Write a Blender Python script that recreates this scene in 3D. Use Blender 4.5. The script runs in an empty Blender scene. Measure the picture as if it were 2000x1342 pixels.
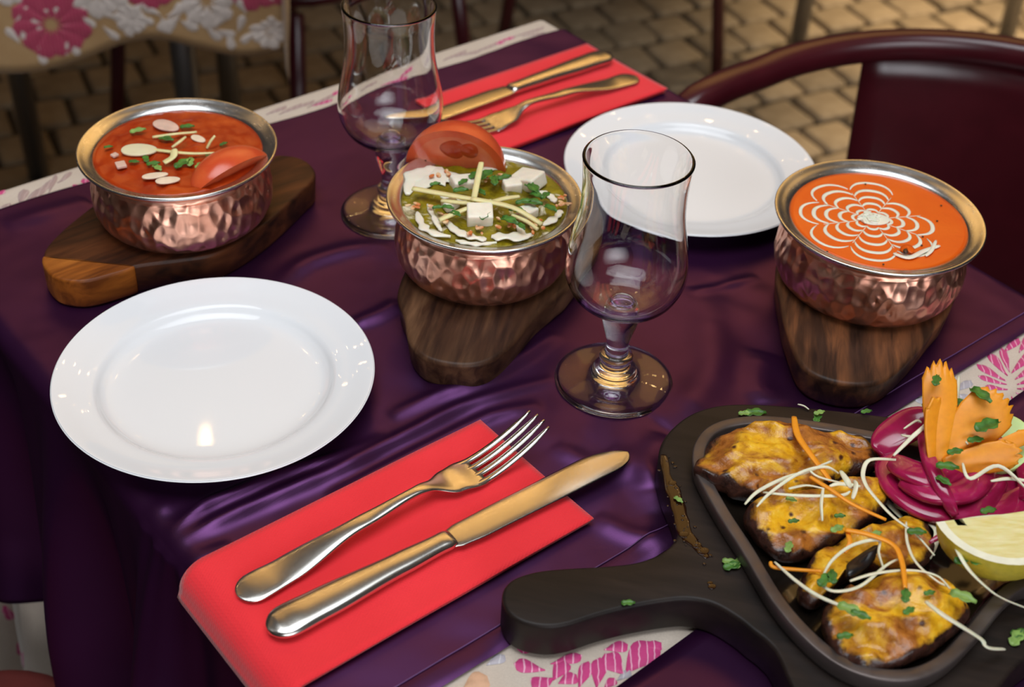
import bpy, math, random
from mathutils import Vector, Matrix, noise
random.seed(7)
sc = bpy.context.scene
COL = sc.collection

# ------------------------------------------------------------------ camera, world, lights, exposure
CAM_H, PITCH, ROLL, FPX = 0.56079, 0.674548, 0.053704, 2692.9
_cp, _sp = math.cos(PITCH), math.sin(PITCH)
FWD = Vector((0, _cp, -_sp)); _r0 = Vector((1, 0, 0)); _u0 = Vector((0, _sp, _cp))
RIGHT = math.cos(ROLL) * _r0 + math.sin(ROLL) * _u0
UP = -math.sin(ROLL) * _r0 + math.cos(ROLL) * _u0
cam_d = bpy.data.cameras.new('camera'); cam = bpy.data.objects.new('camera', cam_d); COL.objects.link(cam)
cam_d.sensor_width = 36; cam_d.lens = FPX / 2000 * 36
cam_d.clip_start = 0.02
M = Matrix((RIGHT, UP, -FWD)).transposed().to_4x4(); M.translation = Vector((0, 0, CAM_H)); cam.matrix_world = M
cam_d.dof.use_dof = True; cam_d.dof.focus_distance = 0.80; cam_d.dof.aperture_fstop = 8.0
sc.camera = cam

w = bpy.data.worlds.new('world'); sc.world = w; w.use_nodes = True
w.node_tree.nodes['Background'].inputs[0].default_value = (0.95, 0.80, 0.72, 1)
w.node_tree.nodes['Background'].inputs[1].default_value = 0.028

def area(name, loc, target, sx, sy, power, color):
    l = bpy.data.lights.new(name, 'AREA'); l.shape = 'RECTANGLE'; l.size = sx; l.size_y = sy
    l.energy = power; l.color = color
    o = bpy.data.objects.new(name, l); COL.objects.link(o); o.location = loc
    o.rotation_euler = (Vector(target) - Vector(loc)).to_track_quat('-Z', 'Y').to_euler()
    return o
area('sky_opening_light', (-0.05, 0.45, 1.95), (0.05, 0.78, 0), 1.7, 1.3, 6.6, (0.90, 0.95, 1.0)).data.spread = math.radians(82)
area('street_daylight', (0.9, -1.6, 1.0), (0.05, 0.8, 0.05), 3.0, 1.6, 5.0, (0.92, 0.95, 1.0)).data.spread = math.radians(55)
area('restaurant_front_light', (0.3, 3.3, 2.2), (0.0, 0.8, 0), 3.6, 2.0, 3.0, (1.0, 0.55, 0.15)).data.spread = math.radians(72)
area('pavement_fill_light', (1.75, 2.9, 0.75), (1.05, 2.65, -0.74), 0.4, 0.4, 6.5, (1.0, 0.80, 0.52)).data.spread = math.radians(72)  # unseen warm fill, added to brighten the right-hand paving

sc.view_settings.view_transform = 'Standard'; sc.view_settings.look = 'None'
sc.view_settings.gamma = 1; sc.view_settings.use_curve_mapping = False
sc.view_settings.exposure = 0.45
sc.cycles.use_denoising = True
sc.cycles.max_bounces = 12; sc.cycles.transmission_bounces = 10; sc.cycles.glossy_bounces = 6

# ------------------------------------------------------------------ helpers
K = 0.8                                    # survey units to metres
TU = Vector((0.7604, 0.6494, 0)); TV = Vector((0.6494, -0.7604, 0))      # table axes on the ground plan
def at(x, y, z=0.0):                       # a photograph sight line met with the level plane at height z
    d = FWD + RIGHT * ((x - 1000) / FPX) - UP * ((y - 671) / FPX)
    s = (z - CAM_H) / d.z
    return Vector((0, 0, CAM_H)) + d * s
def uv(u, v, z=0.0): return TU * u + TV * v + Vector((0, 0, z))
def touv(p): return p.dot(TU), p.dot(TV)

def link(name, me, mat, parent=None, smooth=True):
    o = bpy.data.objects.new(name, me); COL.objects.link(o)
    if mat: me.materials.append(mat)
    if smooth: me.polygons.foreach_set('use_smooth', [True] * len(me.polygons))
    if parent: o.parent = parent
    return o
def mesh(name, vs, fs, mat, parent=None, smooth=True):
    me = bpy.data.meshes.new(name); me.from_pydata([tuple(v) for v in vs], [], fs); me.update()
    import bmesh
    bm = bmesh.new(); bm.from_mesh(me); bmesh.ops.recalc_face_normals(bm, faces=bm.faces); bm.to_mesh(me); bm.free()
    return link(name, me, mat, parent, smooth)
def sheet(name, vs, fs, mat, parent=None, thick=0.0, offset=-1.0):
    me = bpy.data.meshes.new(name); me.from_pydata([tuple(v) for v in vs], [], fs); me.update()
    o = link(name, me, mat, parent)
    if thick:
        m = o.modifiers.new('thickness', 'SOLIDIFY'); m.thickness = thick; m.offset = offset
    return o
def tag(o, label, cat, group=None, kind=None):
    if label: o['label'] = label
    if cat: o['category'] = cat
    if group: o['group'] = group
    if kind: o['kind'] = kind
    return o
def empty(name, loc=(0, 0, 0), rz=0.0):
    o = bpy.data.objects.new(name, None); COL.objects.link(o); o.location = loc; o.rotation_euler = (0, 0, rz); o.empty_display_size = 0.02
    return o
def cat_rom(pts, n=8, closed=False):
    P = [Vector(p) for p in pts]; m = len(P); out = []
    for i in range(m if closed else m - 1):
        g = (lambda k: P[k % m]) if closed else (lambda k: P[max(0, min(m - 1, k))])
        a, b, c, d = g(i - 1), g(i), g(i + 1), g(i + 2)
        for j in range(n):
            t = j / n
            out.append(0.5 * ((2 * b) + (c - a) * t + (2 * a - 5 * b + 4 * c - d) * t * t + (3 * b - a - 3 * c + d) * t ** 3))
    if not closed: out.append(P[-1])
    return out
def lathe(name, prof, mat, parent=None, n=96, closed=False, wob=None):
    vs, fs = [], []; m = len(prof)
    for r, z in prof:
        for k in range(n):
            a = 2 * math.pi * k / n
            rr = max(r, 1e-5)
            if wob: rr += wob(a, r, z)
            vs.append((rr * math.cos(a), rr * math.sin(a), z))
    for i in range(m if closed else m - 1):
        for k in range(n):
            k2 = (k + 1) % n; j = (i + 1) % m
            fs.append((i * n + k, i * n + k2, j * n + k2, j * n + k))
    return mesh(name, vs, fs, mat, parent)
def smooth_prof(pts, n=5): return [(p.x, p.y) for p in cat_rom([Vector((a, b, 0)) for a, b in pts], n)]
def slab(name, outline, z0, z1, bevel, mat, parent=None, bot_in=0.0):
    """closed level outline extruded between z0 and z1 with rounded arrises"""
    P = [Vector((p[0], p[1], 0)) for p in outline]; n = len(P)
    ar = sum(P[i].x * P[(i + 1) % n].y - P[(i + 1) % n].x * P[i].y for i in range(n))
    if ar < 0: P.reverse()
    N = []
    for i in range(n):
        t = (P[(i + 1) % n] - P[i - 1]).normalized(); N.append(Vector((t.y, -t.x, 0)))
    lay = [(z0, -bevel - bot_in), (z0 + bevel * .3, -bevel * .3 - bot_in), (z0 + bevel, -bot_in), (z1 - bevel, 0)]
    for a in (22, 45, 68, 90): lay.append((z1 - bevel + bevel * math.sin(math.radians(a)), -bevel + bevel * math.cos(math.radians(a))))
    vs, fs = [], []
    for z, off in lay:
        for p, q in zip(P, N):
            v = p + q * off; vs.append((v.x, v.y, z))
    for i in range(len(lay) - 1):
        for k in range(n):
            k2 = (k + 1) % n; fs.append((i * n + k, i * n + k2, (i + 1) * n + k2, (i + 1) * n + k))
    fs.append(tuple(range(n))[::-1]); b = (len(lay) - 1) * n; fs.append(tuple(range(b, b + n)))
    return mesh(name, vs, fs, mat, parent)
def frames(P):
    T = []
    for i in range(len(P)):
        T.append((P[min(i + 1, len(P) - 1)] - P[max(i - 1, 0)]).normalized())
    return T
def loft(name, P, shape, mat, parent=None, up=Vector((0, 0, 1)), n=10, roll=None):
    """tube along P; shape(i, t) -> (half width, half thickness); flattened elliptical section"""
    T = frames(P); vs, fs = [], []; m = len(P)
    for i, (p, t) in enumerate(zip(P, T)):
        s = t.cross(up)
        if s.length < 1e-5: s = t.cross(Vector((1, 0, 0)))
        s.normalize(); q = s.cross(t).normalized()
        if roll:
            a = roll(i / (m - 1)); s, q = s * math.cos(a) + q * math.sin(a), q * math.cos(a) - s * math.sin(a)
        hw, ht = shape(i / (m - 1))
        for k in range(n):
            a = 2 * math.pi * k / n; c, d = math.cos(a), math.sin(a)
            vs.append(p + s * (hw * math.copysign(abs(c) ** .7, c)) + q * (ht * math.copysign(abs(d) ** .8, d)))
    for i in range(m - 1):
        for k in range(n):
            k2 = (k + 1) % n; fs.append((i * n + k, i * n + k2, (i + 1) * n + k2, (i + 1) * n + k))
    fs.append(tuple(range(n))); fs.append(tuple(range((m - 1) * n, m * n)))
    return mesh(name, vs, fs, mat, parent)
def tube(name, P, r, mat, parent=None, n=12): return loft(name, P, lambda t: (r, r), mat, parent, n=n)
def box(name, c, size, mat, parent=None, rot=None, bevel=0.001):
    import bmesh
    bm = bmesh.new(); bmesh.ops.create_cube(bm, size=1)
    for v in bm.verts: v.co = Vector((v.co.x * size[0], v.co.y * size[1], v.co.z * size[2]))
    if bevel: bmesh.ops.bevel(bm, geom=list(bm.edges), offset=bevel, segments=3, profile=.6, affect='EDGES')
    if rot is not None: bmesh.ops.rotate(bm, verts=bm.verts, matrix=rot.to_matrix() if hasattr(rot, 'to_matrix') else rot)
    for v in bm.verts: v.co += Vector(c)
    me = bpy.data.meshes.new(name); bm.to_mesh(me); bm.free()
    return link(name, me, mat, parent)

# ------------------------------------------------------------------ materials
class NT:
    def __init__(s, name):
        s.m = bpy.data.materials.new(name); s.m.use_nodes = True; s.t = s.m.node_tree; s.p = s.t.nodes['Principled BSDF']
        s.co = None
    def n(s, typ, **kw):
        nd = s.t.nodes.new(typ)
        for k, v in kw.items():
            if k in nd.inputs: nd.inputs[k].default_value = v
            else: setattr(nd, k, v)
        return nd
    def l(s, a, b): s.t.links.new(a, b)
    def coord(s, scale=(1, 1, 1), which='Object', rot=(0, 0, 0)):
        tc = s.n('ShaderNodeTexCoord'); rt = s.n('ShaderNodeMapping'); mp = s.n('ShaderNodeMapping'); rt.inputs['Rotation'].default_value = rot; mp.inputs['Scale'].default_value = scale
        s.l(tc.outputs[which], rt.inputs['Vector']); s.l(rt.outputs['Vector'], mp.inputs['Vector']); return mp.outputs['Vector']
    def noise(s, co, scale, detail=4, rough=.55, dist=0):
        nd = s.n('ShaderNodeTexNoise'); nd.inputs['Scale'].default_value = scale; nd.inputs['Detail'].default_value = detail
        nd.inputs['Roughness'].default_value = rough; nd.inputs['Distortion'].default_value = dist
        s.l(co, nd.inputs['Vector']); return nd.outputs['Fac']
    def ramp(s, fac, stops, interp='LINEAR'):
        r = s.n('ShaderNodeValToRGB'); e = r.color_ramp.elements; r.color_ramp.interpolation = interp
        while len(e) < len(stops): e.new(0.5)
        for q, (p, c) in zip(e, stops): q.position = p; q.color = (*c, 1) if len(c) == 3 else c
        s.l(fac, r.inputs['Fac']); return r.outputs['Color']
    def math(s, op, a, b):
        nd = s.n('ShaderNodeMath'); nd.operation = op
        for i, x in enumerate((a, b)):
            if isinstance(x, (int, float)): nd.inputs[i].default_value = x
            else: s.l(x, nd.inputs[i])
        return nd.outputs[0]
    def mix(s, f, a, b, blend='MIX'):
        nd = s.n('ShaderNodeMix'); nd.data_type = 'RGBA'; nd.blend_type = blend
        for i, x in ((0, f), (6, a), (7, b)):
            if isinstance(x, (int, float)): nd.inputs[i].default_value = x
            elif isinstance(x, tuple): nd.inputs[i].default_value = (*x, 1)
            else: s.l(x, nd.inputs[i])
        return nd.outputs[2]
    def bump(s, h, strength=.3, dist=.001, prev=None):
        b = s.n('ShaderNodeBump'); b.inputs['Strength'].default_value = strength; b.inputs['Distance'].default_value = dist
        s.l(h, b.inputs['Height'])
        if prev: s.l(prev, b.inputs['Normal'])
        s.l(b.outputs['Normal'], s.p.inputs['Normal']); return b.outputs['Normal']
    def set(s, **kw):
        names = dict(base='Base Color', rough='Roughness', metal='Metallic', spec='Specular IOR Level', trans='Transmission Weight', ior='IOR',
                     sss='Subsurface Weight', sssr='Subsurface Radius', ssss='Subsurface Scale', coat='Coat Weight', coatr='Coat Roughness', sheen='Sheen Weight', sheenr='Sheen Roughness', sheent='Sheen Tint', emit='Emission Color', emits='Emission Strength', tint='Specular Tint', aniso='Anisotropic')
        for k, v in kw.items():
            i = s.p.inputs[names[k]]
            if isinstance(v, (int, float)): i.default_value = v
            elif isinstance(v, tuple): i.default_value = (*v, 1) if len(v) == 3 and i.type == 'RGBA' else v
            else: s.l(v, i)
        return s
def plain(name, col, rough=.5, var=.12, scale=200, **kw):
    s = NT(name); f = s.noise(s.coord(), scale, 4)
    a = tuple(c * (1 - var) for c in col); b = tuple(min(1, c * (1 + var)) for c in col)
    s.set(base=s.ramp(f, [(.3, a), (.7, b)]), rough=rough, **kw)
    return s

def m_satin(name, dark, sheen):
    s = NT(name); co = s.coord()
    f = s.noise(co, 9, 3)
    base = s.ramp(f, [(.3, tuple(c * .85 for c in dark)), (.7, tuple(c * 1.15 for c in dark))])
    weave = s.noise(s.coord((1400, 1400, 1400)), 1, 1)
    n1 = s.bump(weave, .10, .0003)
    n2 = s.bump(s.noise(s.coord((1, 1.6, 1), rot=(0, 0, .7)), 8, 1, .4, .4), .34, .018, n1)
    s.set(base=base, rough=.5, spec=.15)
    g = s.n('ShaderNodeBsdfAnisotropic'); g.inputs['Color'].default_value = (*sheen, 1); g.inputs['Roughness'].default_value = .34; g.inputs['Anisotropy'].default_value = .3
    s.l(n2, g.inputs['Normal'])
    mx = s.n('ShaderNodeMixShader'); mx.inputs[0].default_value = .5; s.l(s.p.outputs[0], mx.inputs[1]); s.l(g.outputs[0], mx.inputs[2])
    s.l(mx.outputs[0], s.t.nodes['Material Output'].inputs['Surface'])
    return s.m
PURPLE = m_satin('purple_satin', (0.030, 0.0045, 0.030), (0.130, 0.045, 0.150))
PURPLE_EDGE = plain('purple_stitching', (0.13, 0.05, 0.16), .6).m
def m_cream(name, a, b):
    s = NT(name); co = s.coord()
    f = s.noise(co, 30, 5); wv = s.noise(s.coord((900, 900, 900)), 1, 2)
    s.set(base=s.mix(wv, s.ramp(f, [(.3, a), (.7, b)]), tuple(c * .86 for c in a)), rough=.75, sheen=.3)
    s.bump(wv, .3, .0006); return s.m
CREAM = m_cream('cream_jacquard', (0.64, 0.53, 0.43), (0.74, 0.64, 0.54))
GOLDCLOTH = m_cream('gold_brown_jacquard', (0.50, 0.29, 0.12), (0.60, 0.38, 0.18))
def m_embroid(name, col, hi, mul=1):
    s = NT(name); co = s.coord()
    wv = s.n('ShaderNodeTexWave'); wv.inputs['Scale'].default_value = 75 * mul; wv.inputs['Distortion'].default_value = 2.5; wv.inputs['Detail'].default_value = 2; wv.inputs['Detail Scale'].default_value = 1.5
    s.l(co, wv.inputs['Vector'])
    s.set(base=s.ramp(wv.outputs['Fac'], [(.0, col), (.90, col), (.98, hi)]), rough=.45, sheen=.4)
    s.bump(s.noise(s.coord((500, 2500, 500)), 1, 1), .4, .0004); return s.m
EMB_PINK = m_embroid('pink_embroidery', (0.60, 0.035, 0.20), (0.85, 0.42, 0.55))
EMB_PINK_WARMLIT = m_embroid('warmlit_pink_embroidery', (0.46, 0.035, 0.10), (0.60, 0.16, 0.20))  # pink of the far flowers, reddened to carry warm light in its colour
EMB_GREY = m_embroid('mauve_embroidery', (0.42, 0.29, 0.27), (0.55, 0.42, 0.40))
EMB_LILAC = m_embroid('lilac_embroidery', (0.46, 0.42, 0.46), (0.62, 0.58, 0.60))
EMB_PEACH = plain('peach_embroidery', (0.68, 0.40, 0.25), .7).m
EMB_WHITE = plain('white_embroidery', (0.70, 0.60, 0.54), .7).m
def m_china():
    s = NT('white_china'); f = s.noise(s.coord(), 4, 2)
    s.set(base=s.ramp(f, [(.3, (.82, .82, .83)), (.7, (.86, .86, .865))]), rough=.04, spec=.42); return s.m
CHINA = m_china()
def m_glass():
    s = NT('clear_glass'); f = s.noise(s.coord(), 6, 2)
    s.set(base=s.ramp(f, [(.3, (.995, .998, .998)), (.7, (1, 1, 1))]), rough=0.0, trans=1.0, ior=1.45, spec=.5); return s.m
GLASS = m_glass()
def m_copper():
    s = NT('hammered_copper'); co = s.coord()
    v = s.n('ShaderNodeTexVoronoi'); v.feature = 'SMOOTH_F1'; v.inputs['Scale'].default_value = 130; v.inputs['Smoothness'].default_value = .4
    s.l(s.coord((1, 1, .7)), v.inputs['Vector'])
    patina = s.noise(co, 40, 4)
    base = s.ramp(patina, [(.25, (.74, .32, .21)), (.6, (.88, .46, .33)), (.85, (.93, .57, .44))])
    s.set(base=base, metal=1.0, rough=s.ramp(s.noise(co, 90, 3), [(.3, (.30,) * 3), (.7, (.42,) * 3)]))
    geo = s.n('ShaderNodeSeparateXYZ'); s.l(co, geo.inputs[0])
    hz = s.ramp(s.math('MULTIPLY', geo.outputs[2], 20), [(.80, (1, 1, 1)), (.86, (0, 0, 0))])   # smooth neck band
    s.bump(s.math('MULTIPLY', v.outputs['Distance'], hz), .75, .0035); return s.m
COPPER = m_copper()
def m_metal(name, col, rough, sc_=(30, 30, 400)):
    s = NT(name); f = s.noise(s.coord(sc_), 3, 3)
    s.set(base=s.ramp(f, [(.3, tuple(c * .95 for c in col)), (.7, col)]), metal=1.0, rough=s.ramp(f, [(.2, (rough * .8,) * 3), (.8, (rough * 1.25,) * 3)])); return s
STEEL = m_metal('brushed_steel', (.74, .73, .71), .24).m
def m_cutlery():
    s = NT('worn_cutlery_steel'); co = s.coord()
    f = s.noise(co, 300, 4); g = s.noise(co, 35, 4)
    s.set(base=s.ramp(g, [(.3, (.66, .62, .56)), (.7, (.74, .71, .66))]), metal=1.0, rough=s.ramp(s.noise(co, 900, 3), [(.2, (.19,) * 3), (.8, (.25,) * 3)])); return s.m
CUTLERY = m_cutlery()
def m_wood(name, dark, mid, light, ang=0, scale=1.0, rough=.5, coat=.0):
    s = NT(name); co = s.coord((9 * scale, 90 * scale, 60 * scale), rot=(0, 0, ang))
    wide = s.coord((5 * scale, 24 * scale, 14 * scale), rot=(0, 0, ang))
    f = s.noise(co, 1.6, 6, .6, .5); g = s.noise(wide, 1.3, 3, .5, .8)
    c = s.mix(s.ramp(g, [(.42, (0, 0, 0)), (.60, (1, 1, 1))]), s.ramp(f, [(.36, dark), (.62, mid)]), s.ramp(f, [(.36, mid), (.66, light)]))
    s.set(base=c, rough=rough, coat=coat, coatr=.25, spec=.22); s.bump(f, .15, .0006); return s
WOOD_A = m_wood('dark_walnut', (.018, .007, .004), (.060, .018, .007), (.125, .038, .012), -.72, rough=.42).m
WOOD_B = m_wood('brown_walnut', (.020, .008, .005), (.060, .025, .012), (.17, .085, .042), -1.4, rough=.45).m
WOOD_C = m_wood('streaky_walnut', (.018, .008, .005), (.060, .026, .014), (.26, .095, .035), -1.4, rough=.45).m
SAPWOOD = m_wood('orange_sapwood', (.12, .030, .005), (.32, .090, .012), (.50, .17, .028), -.72, rough=.4).m
BLACKWOOD = m_wood('black_stained_wood', (.010, .007, .006), (.017, .011, .009), (.028, .018, .014), .2, rough=.45).m
def m_iron():
    s = NT('seasoned_iron'); co = s.coord(); f = s.noise(co, 120, 5); g = s.noise(co, 25, 3)
    s.set(base=s.ramp(g, [(.3, (.085, .066, .060)), (.7, (.15, .12, .11))]), metal=.6, rough=s.ramp(f, [(.3, (.30,) * 3), (.7, (.48,) * 3)])); s.bump(f, .2, .0008); return s.m
IRON = m_iron()
IRON_OILY = plain('oily_iron', (.010, .007, .005), .12, scale=80, spec=.7).m
def m_napkin():
    s = NT('red_paper_napkin'); co = s.coord()
    ch = s.n('ShaderNodeTexVoronoi'); ch.inputs['Scale'].default_value = 620; ch.inputs['Randomness'].default_value = .15; s.l(s.coord(rot=(0, 0, .3)), ch.inputs['Vector'])
    s.set(base=s.ramp(s.noise(co, 20, 4), [(.3, (.88, .016, .026)), (.7, (.95, .022, .034))]), rough=.8, sheen=.25)
    s.bump(ch.outputs['Distance'], .5, .0006); return s.m
NAPKIN = m_napkin()
BURGUNDY = plain('burgundy_lacquer', (.060, .006, .010), .28, scale=30, coat=.2, coatr=.15).m
BLACKMETAL = plain('black_painted_metal', (.01, .009, .009), .4).m
GREYMETAL = m_metal('galvanised_steel', (.33, .33, .34), .4).m
DARKWOODTOP = plain('dark_tabletop', (.03, .02, .015), .5).m
REDSEAT = plain('dark_red_cushion_fabric', (.10, .008, .004), .8, scale=60).m
def m_sett(name, a, b):
    s = NT(name); co = s.coord(); f = s.noise(co, 25, 6)
    oi = s.n('ShaderNodeObjectInfo')
    s.set(base=s.mix(oi.outputs['Random'], s.ramp(f, [(.3, a), (.7, b)]), s.ramp(f, [(.3, tuple(c * .7 for c in a)), (.7, tuple(c * .8 for c in b))])), rough=.7)
    s.bump(f, .4, .006); return s.m
SETT = m_sett('sandstone_sett', (.30, .21, .12), (.42, .31, .19))
GROUT = plain('dark_joint_sand', (.05, .035, .022), .9, scale=40).m

# ------------------------------------------------------------------ cloth surfaces
TU0, TU1, TV0, TV1 = 0.204, 0.777, -0.893, -0.300
def drape(u, v, e, r=0.010, flare=0.05, lift=0.0, pleat=None):
    """u, v: place on the flat cloth; e=(u0,u1,v0,v1): table edges. Returns a world point of the draped cloth."""
    ou = u - e[0] if u < e[0] else (u - e[1] if u > e[1] else 0.0)
    ov = v - e[2] if v < e[2] else (v - e[3] if v > e[3] else 0.0)
    d = math.hypot(ou, ov)
    bu, bv = min(max(u, e[0]), e[1]), min(max(v, e[2]), e[3])
    if d < 1e-9: return uv(bu, bv, lift)
    du, dv = ou / d, ov / d
    r = r + lift
    if d < r * math.pi / 2: h, z = r * math.sin(d / r), lift - r * (1 - math.cos(d / r))
    else:
        q = d - r * math.pi / 2; h, z = r + (flare + .25 * abs(du * dv)) * q, lift - r - q
        if pleat: h += pleat(bu, bv, q)
    return uv(bu + du * h, bv + dv * h, z)
RIDGES = []
def ridge(px, amp, sig, z=0.0):
    amp *= 1.25; q = [touv(p) for p in cat_rom([at(x, y, z) for x, y in px], 4)]; m = 3.2 * sig
    RIDGES.append((q, amp, sig, (min(a for a, b in q) - m, max(a for a, b in q) + m, min(b for a, b in q) - m, max(b for a, b in q) + m)))
ridge([(300, 1082), (335, 1040), (400, 992), (470, 962), (560, 925), (660, 895), (760, 850)], .0040, .0036)
ridge([(303, 1080), (380, 1042), (470, 1002), (580, 955), (680, 912), (800, 850), (900, 800), (1000, 765), (1090, 738)], .0042, .0038)
ridge([(330, 1110), (400, 1085), (460, 1070)], .0026, .0040)
ridge([(235, 1020), (290, 1000), (340, 985)], .0030, .0042)
ridge([(640, 975), (740, 925), (850, 868), (960, 815), (1060, 790)], .0030, .0036)
ridge([(760, 815), (850, 778), (930, 750), (1020, 700), (1085, 650)], .0036, .0042)
ridge([(830, 760), (910, 735), (1000, 670), (1060, 620)], .0024, .0040)
ridge([(205, 985), (212, 935), (232, 895)], .0030, .0045)
ridge([(1365, 560), (1385, 640), (1390, 720), (1350, 790), (1290, 830)], .0034, .0100)
ridge([(1500, 690), (1480, 740), (1500, 790)], .0026, .0080)
ridge([(545, 560), (600, 515), (680, 490), (760, 480)], .0026, .0060)
ridge([(1180, 880), (1260, 930), (1300, 1000)], .0024, .0080)
ridge([(1160, 1010), (1230, 1045), (1300, 1055)], .0020, .0050)
ridge([(1080, 870), (1150, 905), (1230, 915)], .0018, .0050)
ridge([(680, 640), (740, 615), (785, 590)], .0026, .0045)
ridge([(1350, 575), (1410, 560), (1480, 540)], .0014, .0030)
ridge([(10, 442), (90, 418), (150, 402), (175, 392)], .0018, .0070)
ridge([(1300, 850), (1270, 900), (1275, 960)], .0022, .0060)
def rheight(u, v):
    h = 0.0
    for pts, amp, sig, bb in RIDGES:
        if u < bb[0] or u > bb[1] or v < bb[2] or v > bb[3]: continue
        best = 9.0; tb = 0
        n = len(pts)
        for i in range(n - 1):
            ax, ay = pts[i]; bx, by = pts[i + 1]; dx, dy = bx - ax, by - ay
            l2 = dx * dx + dy * dy + 1e-12
            t = max(0, min(1, ((u - ax) * dx + (v - ay) * dy) / l2))
            d2 = (u - ax - t * dx) ** 2 + (v - ay - t * dy) ** 2
            if d2 < best: best = d2; tb = (i + t) / (n - 1)
        if best < (3.2 * sig) ** 2:
            h += amp * math.exp(-best / (2 * sig * sig)) * min(1, 4 * tb, 4 * (1 - tb)) ** .7
    return h
def grid_sheet(name, us, vs_, fn, mat, parent=None, thick=0):
    P = [fn(u, v) for u in us for v in vs_]; m = len(vs_)
    F = [(i * m + j, i * m + j + 1, (i + 1) * m + j + 1, (i + 1) * m + j) for i in range(len(us) - 1) for j in range(m - 1)]
    return sheet(name, P, F, mat, parent, thick)
def lin(a, b, n): return [a + (b - a) * i / n for i in range(n + 1)]
def pleats(bu, bv, q):
    return .12 * (1 - math.exp(-q / .12)) * (.16 * math.sin(bv * 46 + .6) + .10 * math.sin(bv * 97 + 1.5)) + min(q, .2) * .10 * noise.noise((bv * 9, q * 3, 2.0))

# tables -----------------------------------------------------------
def make_table(name, u0, u1, v0, v1, top_z, label, mat=DARKWOODTOP):
    t = empty(name, uv((u0 + u1) / 2, (v0 + v1) / 2, -.74))
    c = uv((u0 + u1) / 2, (v0 + v1) / 2)
    I = Matrix.Translation(-t.location)
    q = [uv(a, b) for a, b in ((u0, v0), (u1, v0), (u1, v1), (u0, v1))]
    out = []
    for i in range(4):
        p, a, b = q[i], q[i - 1], q[(i + 1) % 4]
        out += [p + (a - p).normalized() * .012, p + ((a - p).normalized() + (b - p).normalized()) * .0035, p + (b - p).normalized() * .012]
    o = slab('tabletop', out, top_z - .025, top_z, .003, mat, t); o.data.transform(I)
    ru, rv = (u1 - u0) / 2 - .06, (v1 - v0) / 2 - .06
    for su in (-1, 1):
        for sv in (-1, 1):
            p = uv((u0 + u1) / 2 + su * ru, (v0 + v1) / 2 + sv * rv)
            g = tube('leg', [p + Vector((0, 0, z)) for z in (-.74, -.5, -.25, top_z - .026)], .015, GREYMETAL, t); g.data.transform(I)
    return tag(t, label, 'table')
make_table('bistro_table', TU0, TU1, TV0, TV1, -.0045, 'square bistro table under the cream cloth with plates and curries')
make_table('bistro_table', TU0, TU1, TV1 + .012, .27, -.0045, 'adjoining table at the lower right under a second purple runner')

# cream cloths
ext = lambda a, b, drop, fine: lin(a - drop, a - .03, 12)[:-1] + lin(a - .03, a + .01, 12)[:-1] + lin(a + .01, b - .01, fine)[:-1] + lin(b - .01, b + .03, 12)[:-1] + lin(b + .03, b + .15, 8)
E1 = (TU0, TU1, TV0, TV1 + .06)
def cream1(u, v): return drape(u, v, E1, .008, .04, -.0020, lambda bu, bv, q: pleats(bu, bv, q) - .006)
cloth = grid_sheet('cream_tablecloth', ext(TU0, TU1, .56, 24), lin(TV0 - .30, TV0 - .03, 12)[:-1] + lin(TV0 - .03, TV0 + .01, 12)[:-1] + lin(TV0 + .01, TV1 + .022, 60), cream1, CREAM, thick=.0012)
tag(cloth, 'cream floral tablecloth hanging below the purple runner under the bowls', 'tablecloth')
E2 = (TU0, TU1, TV1 - .006, .28)
def cream2(u, v): return drape(u, v, E2, .008, .04, -.0034)
cloth2 = grid_sheet('cream_tablecloth', ext(TU0, TU1, .3, 24), lin(TV1 - .006, .28, 40) + lin(.29, .5, 6), cream2, CREAM, thick=.0012)
tag(cloth2, 'cream floral tablecloth of the adjoining table, seen beside the wooden handle', 'tablecloth')

# purple runners
def runner1(u, v):
    p = drape(u, v, E1, .012, .06, 0.0, pleats)
    if TU0 - .012 < u < TU1:
        k = min(1, max(0, (u - TU0 + .012) / .03))
        p = p + Vector((0, 0, k * rheight(u, v) + .0003 * noise.noise((u * 60, v * 60, 0))))
    elif u <= TU0 - .012:
        p = p - TU * (.0035 * rheight(TU0 + .004, v) / .005 * max(0, 1 - (TU0 - u) / .2))
    return p
RV0, RV1 = -0.868, -0.3415
def wavy(u): return .006 * noise.noise((u * 9, 3.3, 0)) + .002 * math.sin(u * 40)
us = lin(TU0 - .285, TU0 - .02, 60)[:-1] + lin(TU0 - .02, TU1 + .02, 300)[:-1] + lin(TU1 + .02, TU1 + .14, 14)
ts = lin(0, 1, 280)
run1 = grid_sheet('purple_table_runner', us, ts, lambda u, t: runner1(u, RV0 + wavy(u) + (RV1 - RV0 - wavy(u)) * t), PURPLE, thick=.0008)
tag(run1, 'dark purple satin runner under the plates, bowls and red napkins', 'table runner')
hem_us = lin(TU0 - .02, TU1 + .02, 160)
hem = grid_sheet('hem', hem_us, lin(-.0125, .0008, 6), lambda u, dv: runner1(u, RV1 + dv) + Vector((0, 0, .0011 * (1 - (abs(dv + .006) / .0072) ** 4))), PURPLE, run1)
tube('stitching', [runner1(u, RV1 - .0125) + Vector((0, 0, .0008)) for u in lin(TU0, TU1, 200)], .00035, PURPLE_EDGE, hem, 5)
def runner2(u, v): return drape(u, v, E2, .010, .05, .0005)
def r2edge(u): return -.283 - .025 * (u - TU0) / (TU1 - TU0)
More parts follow.
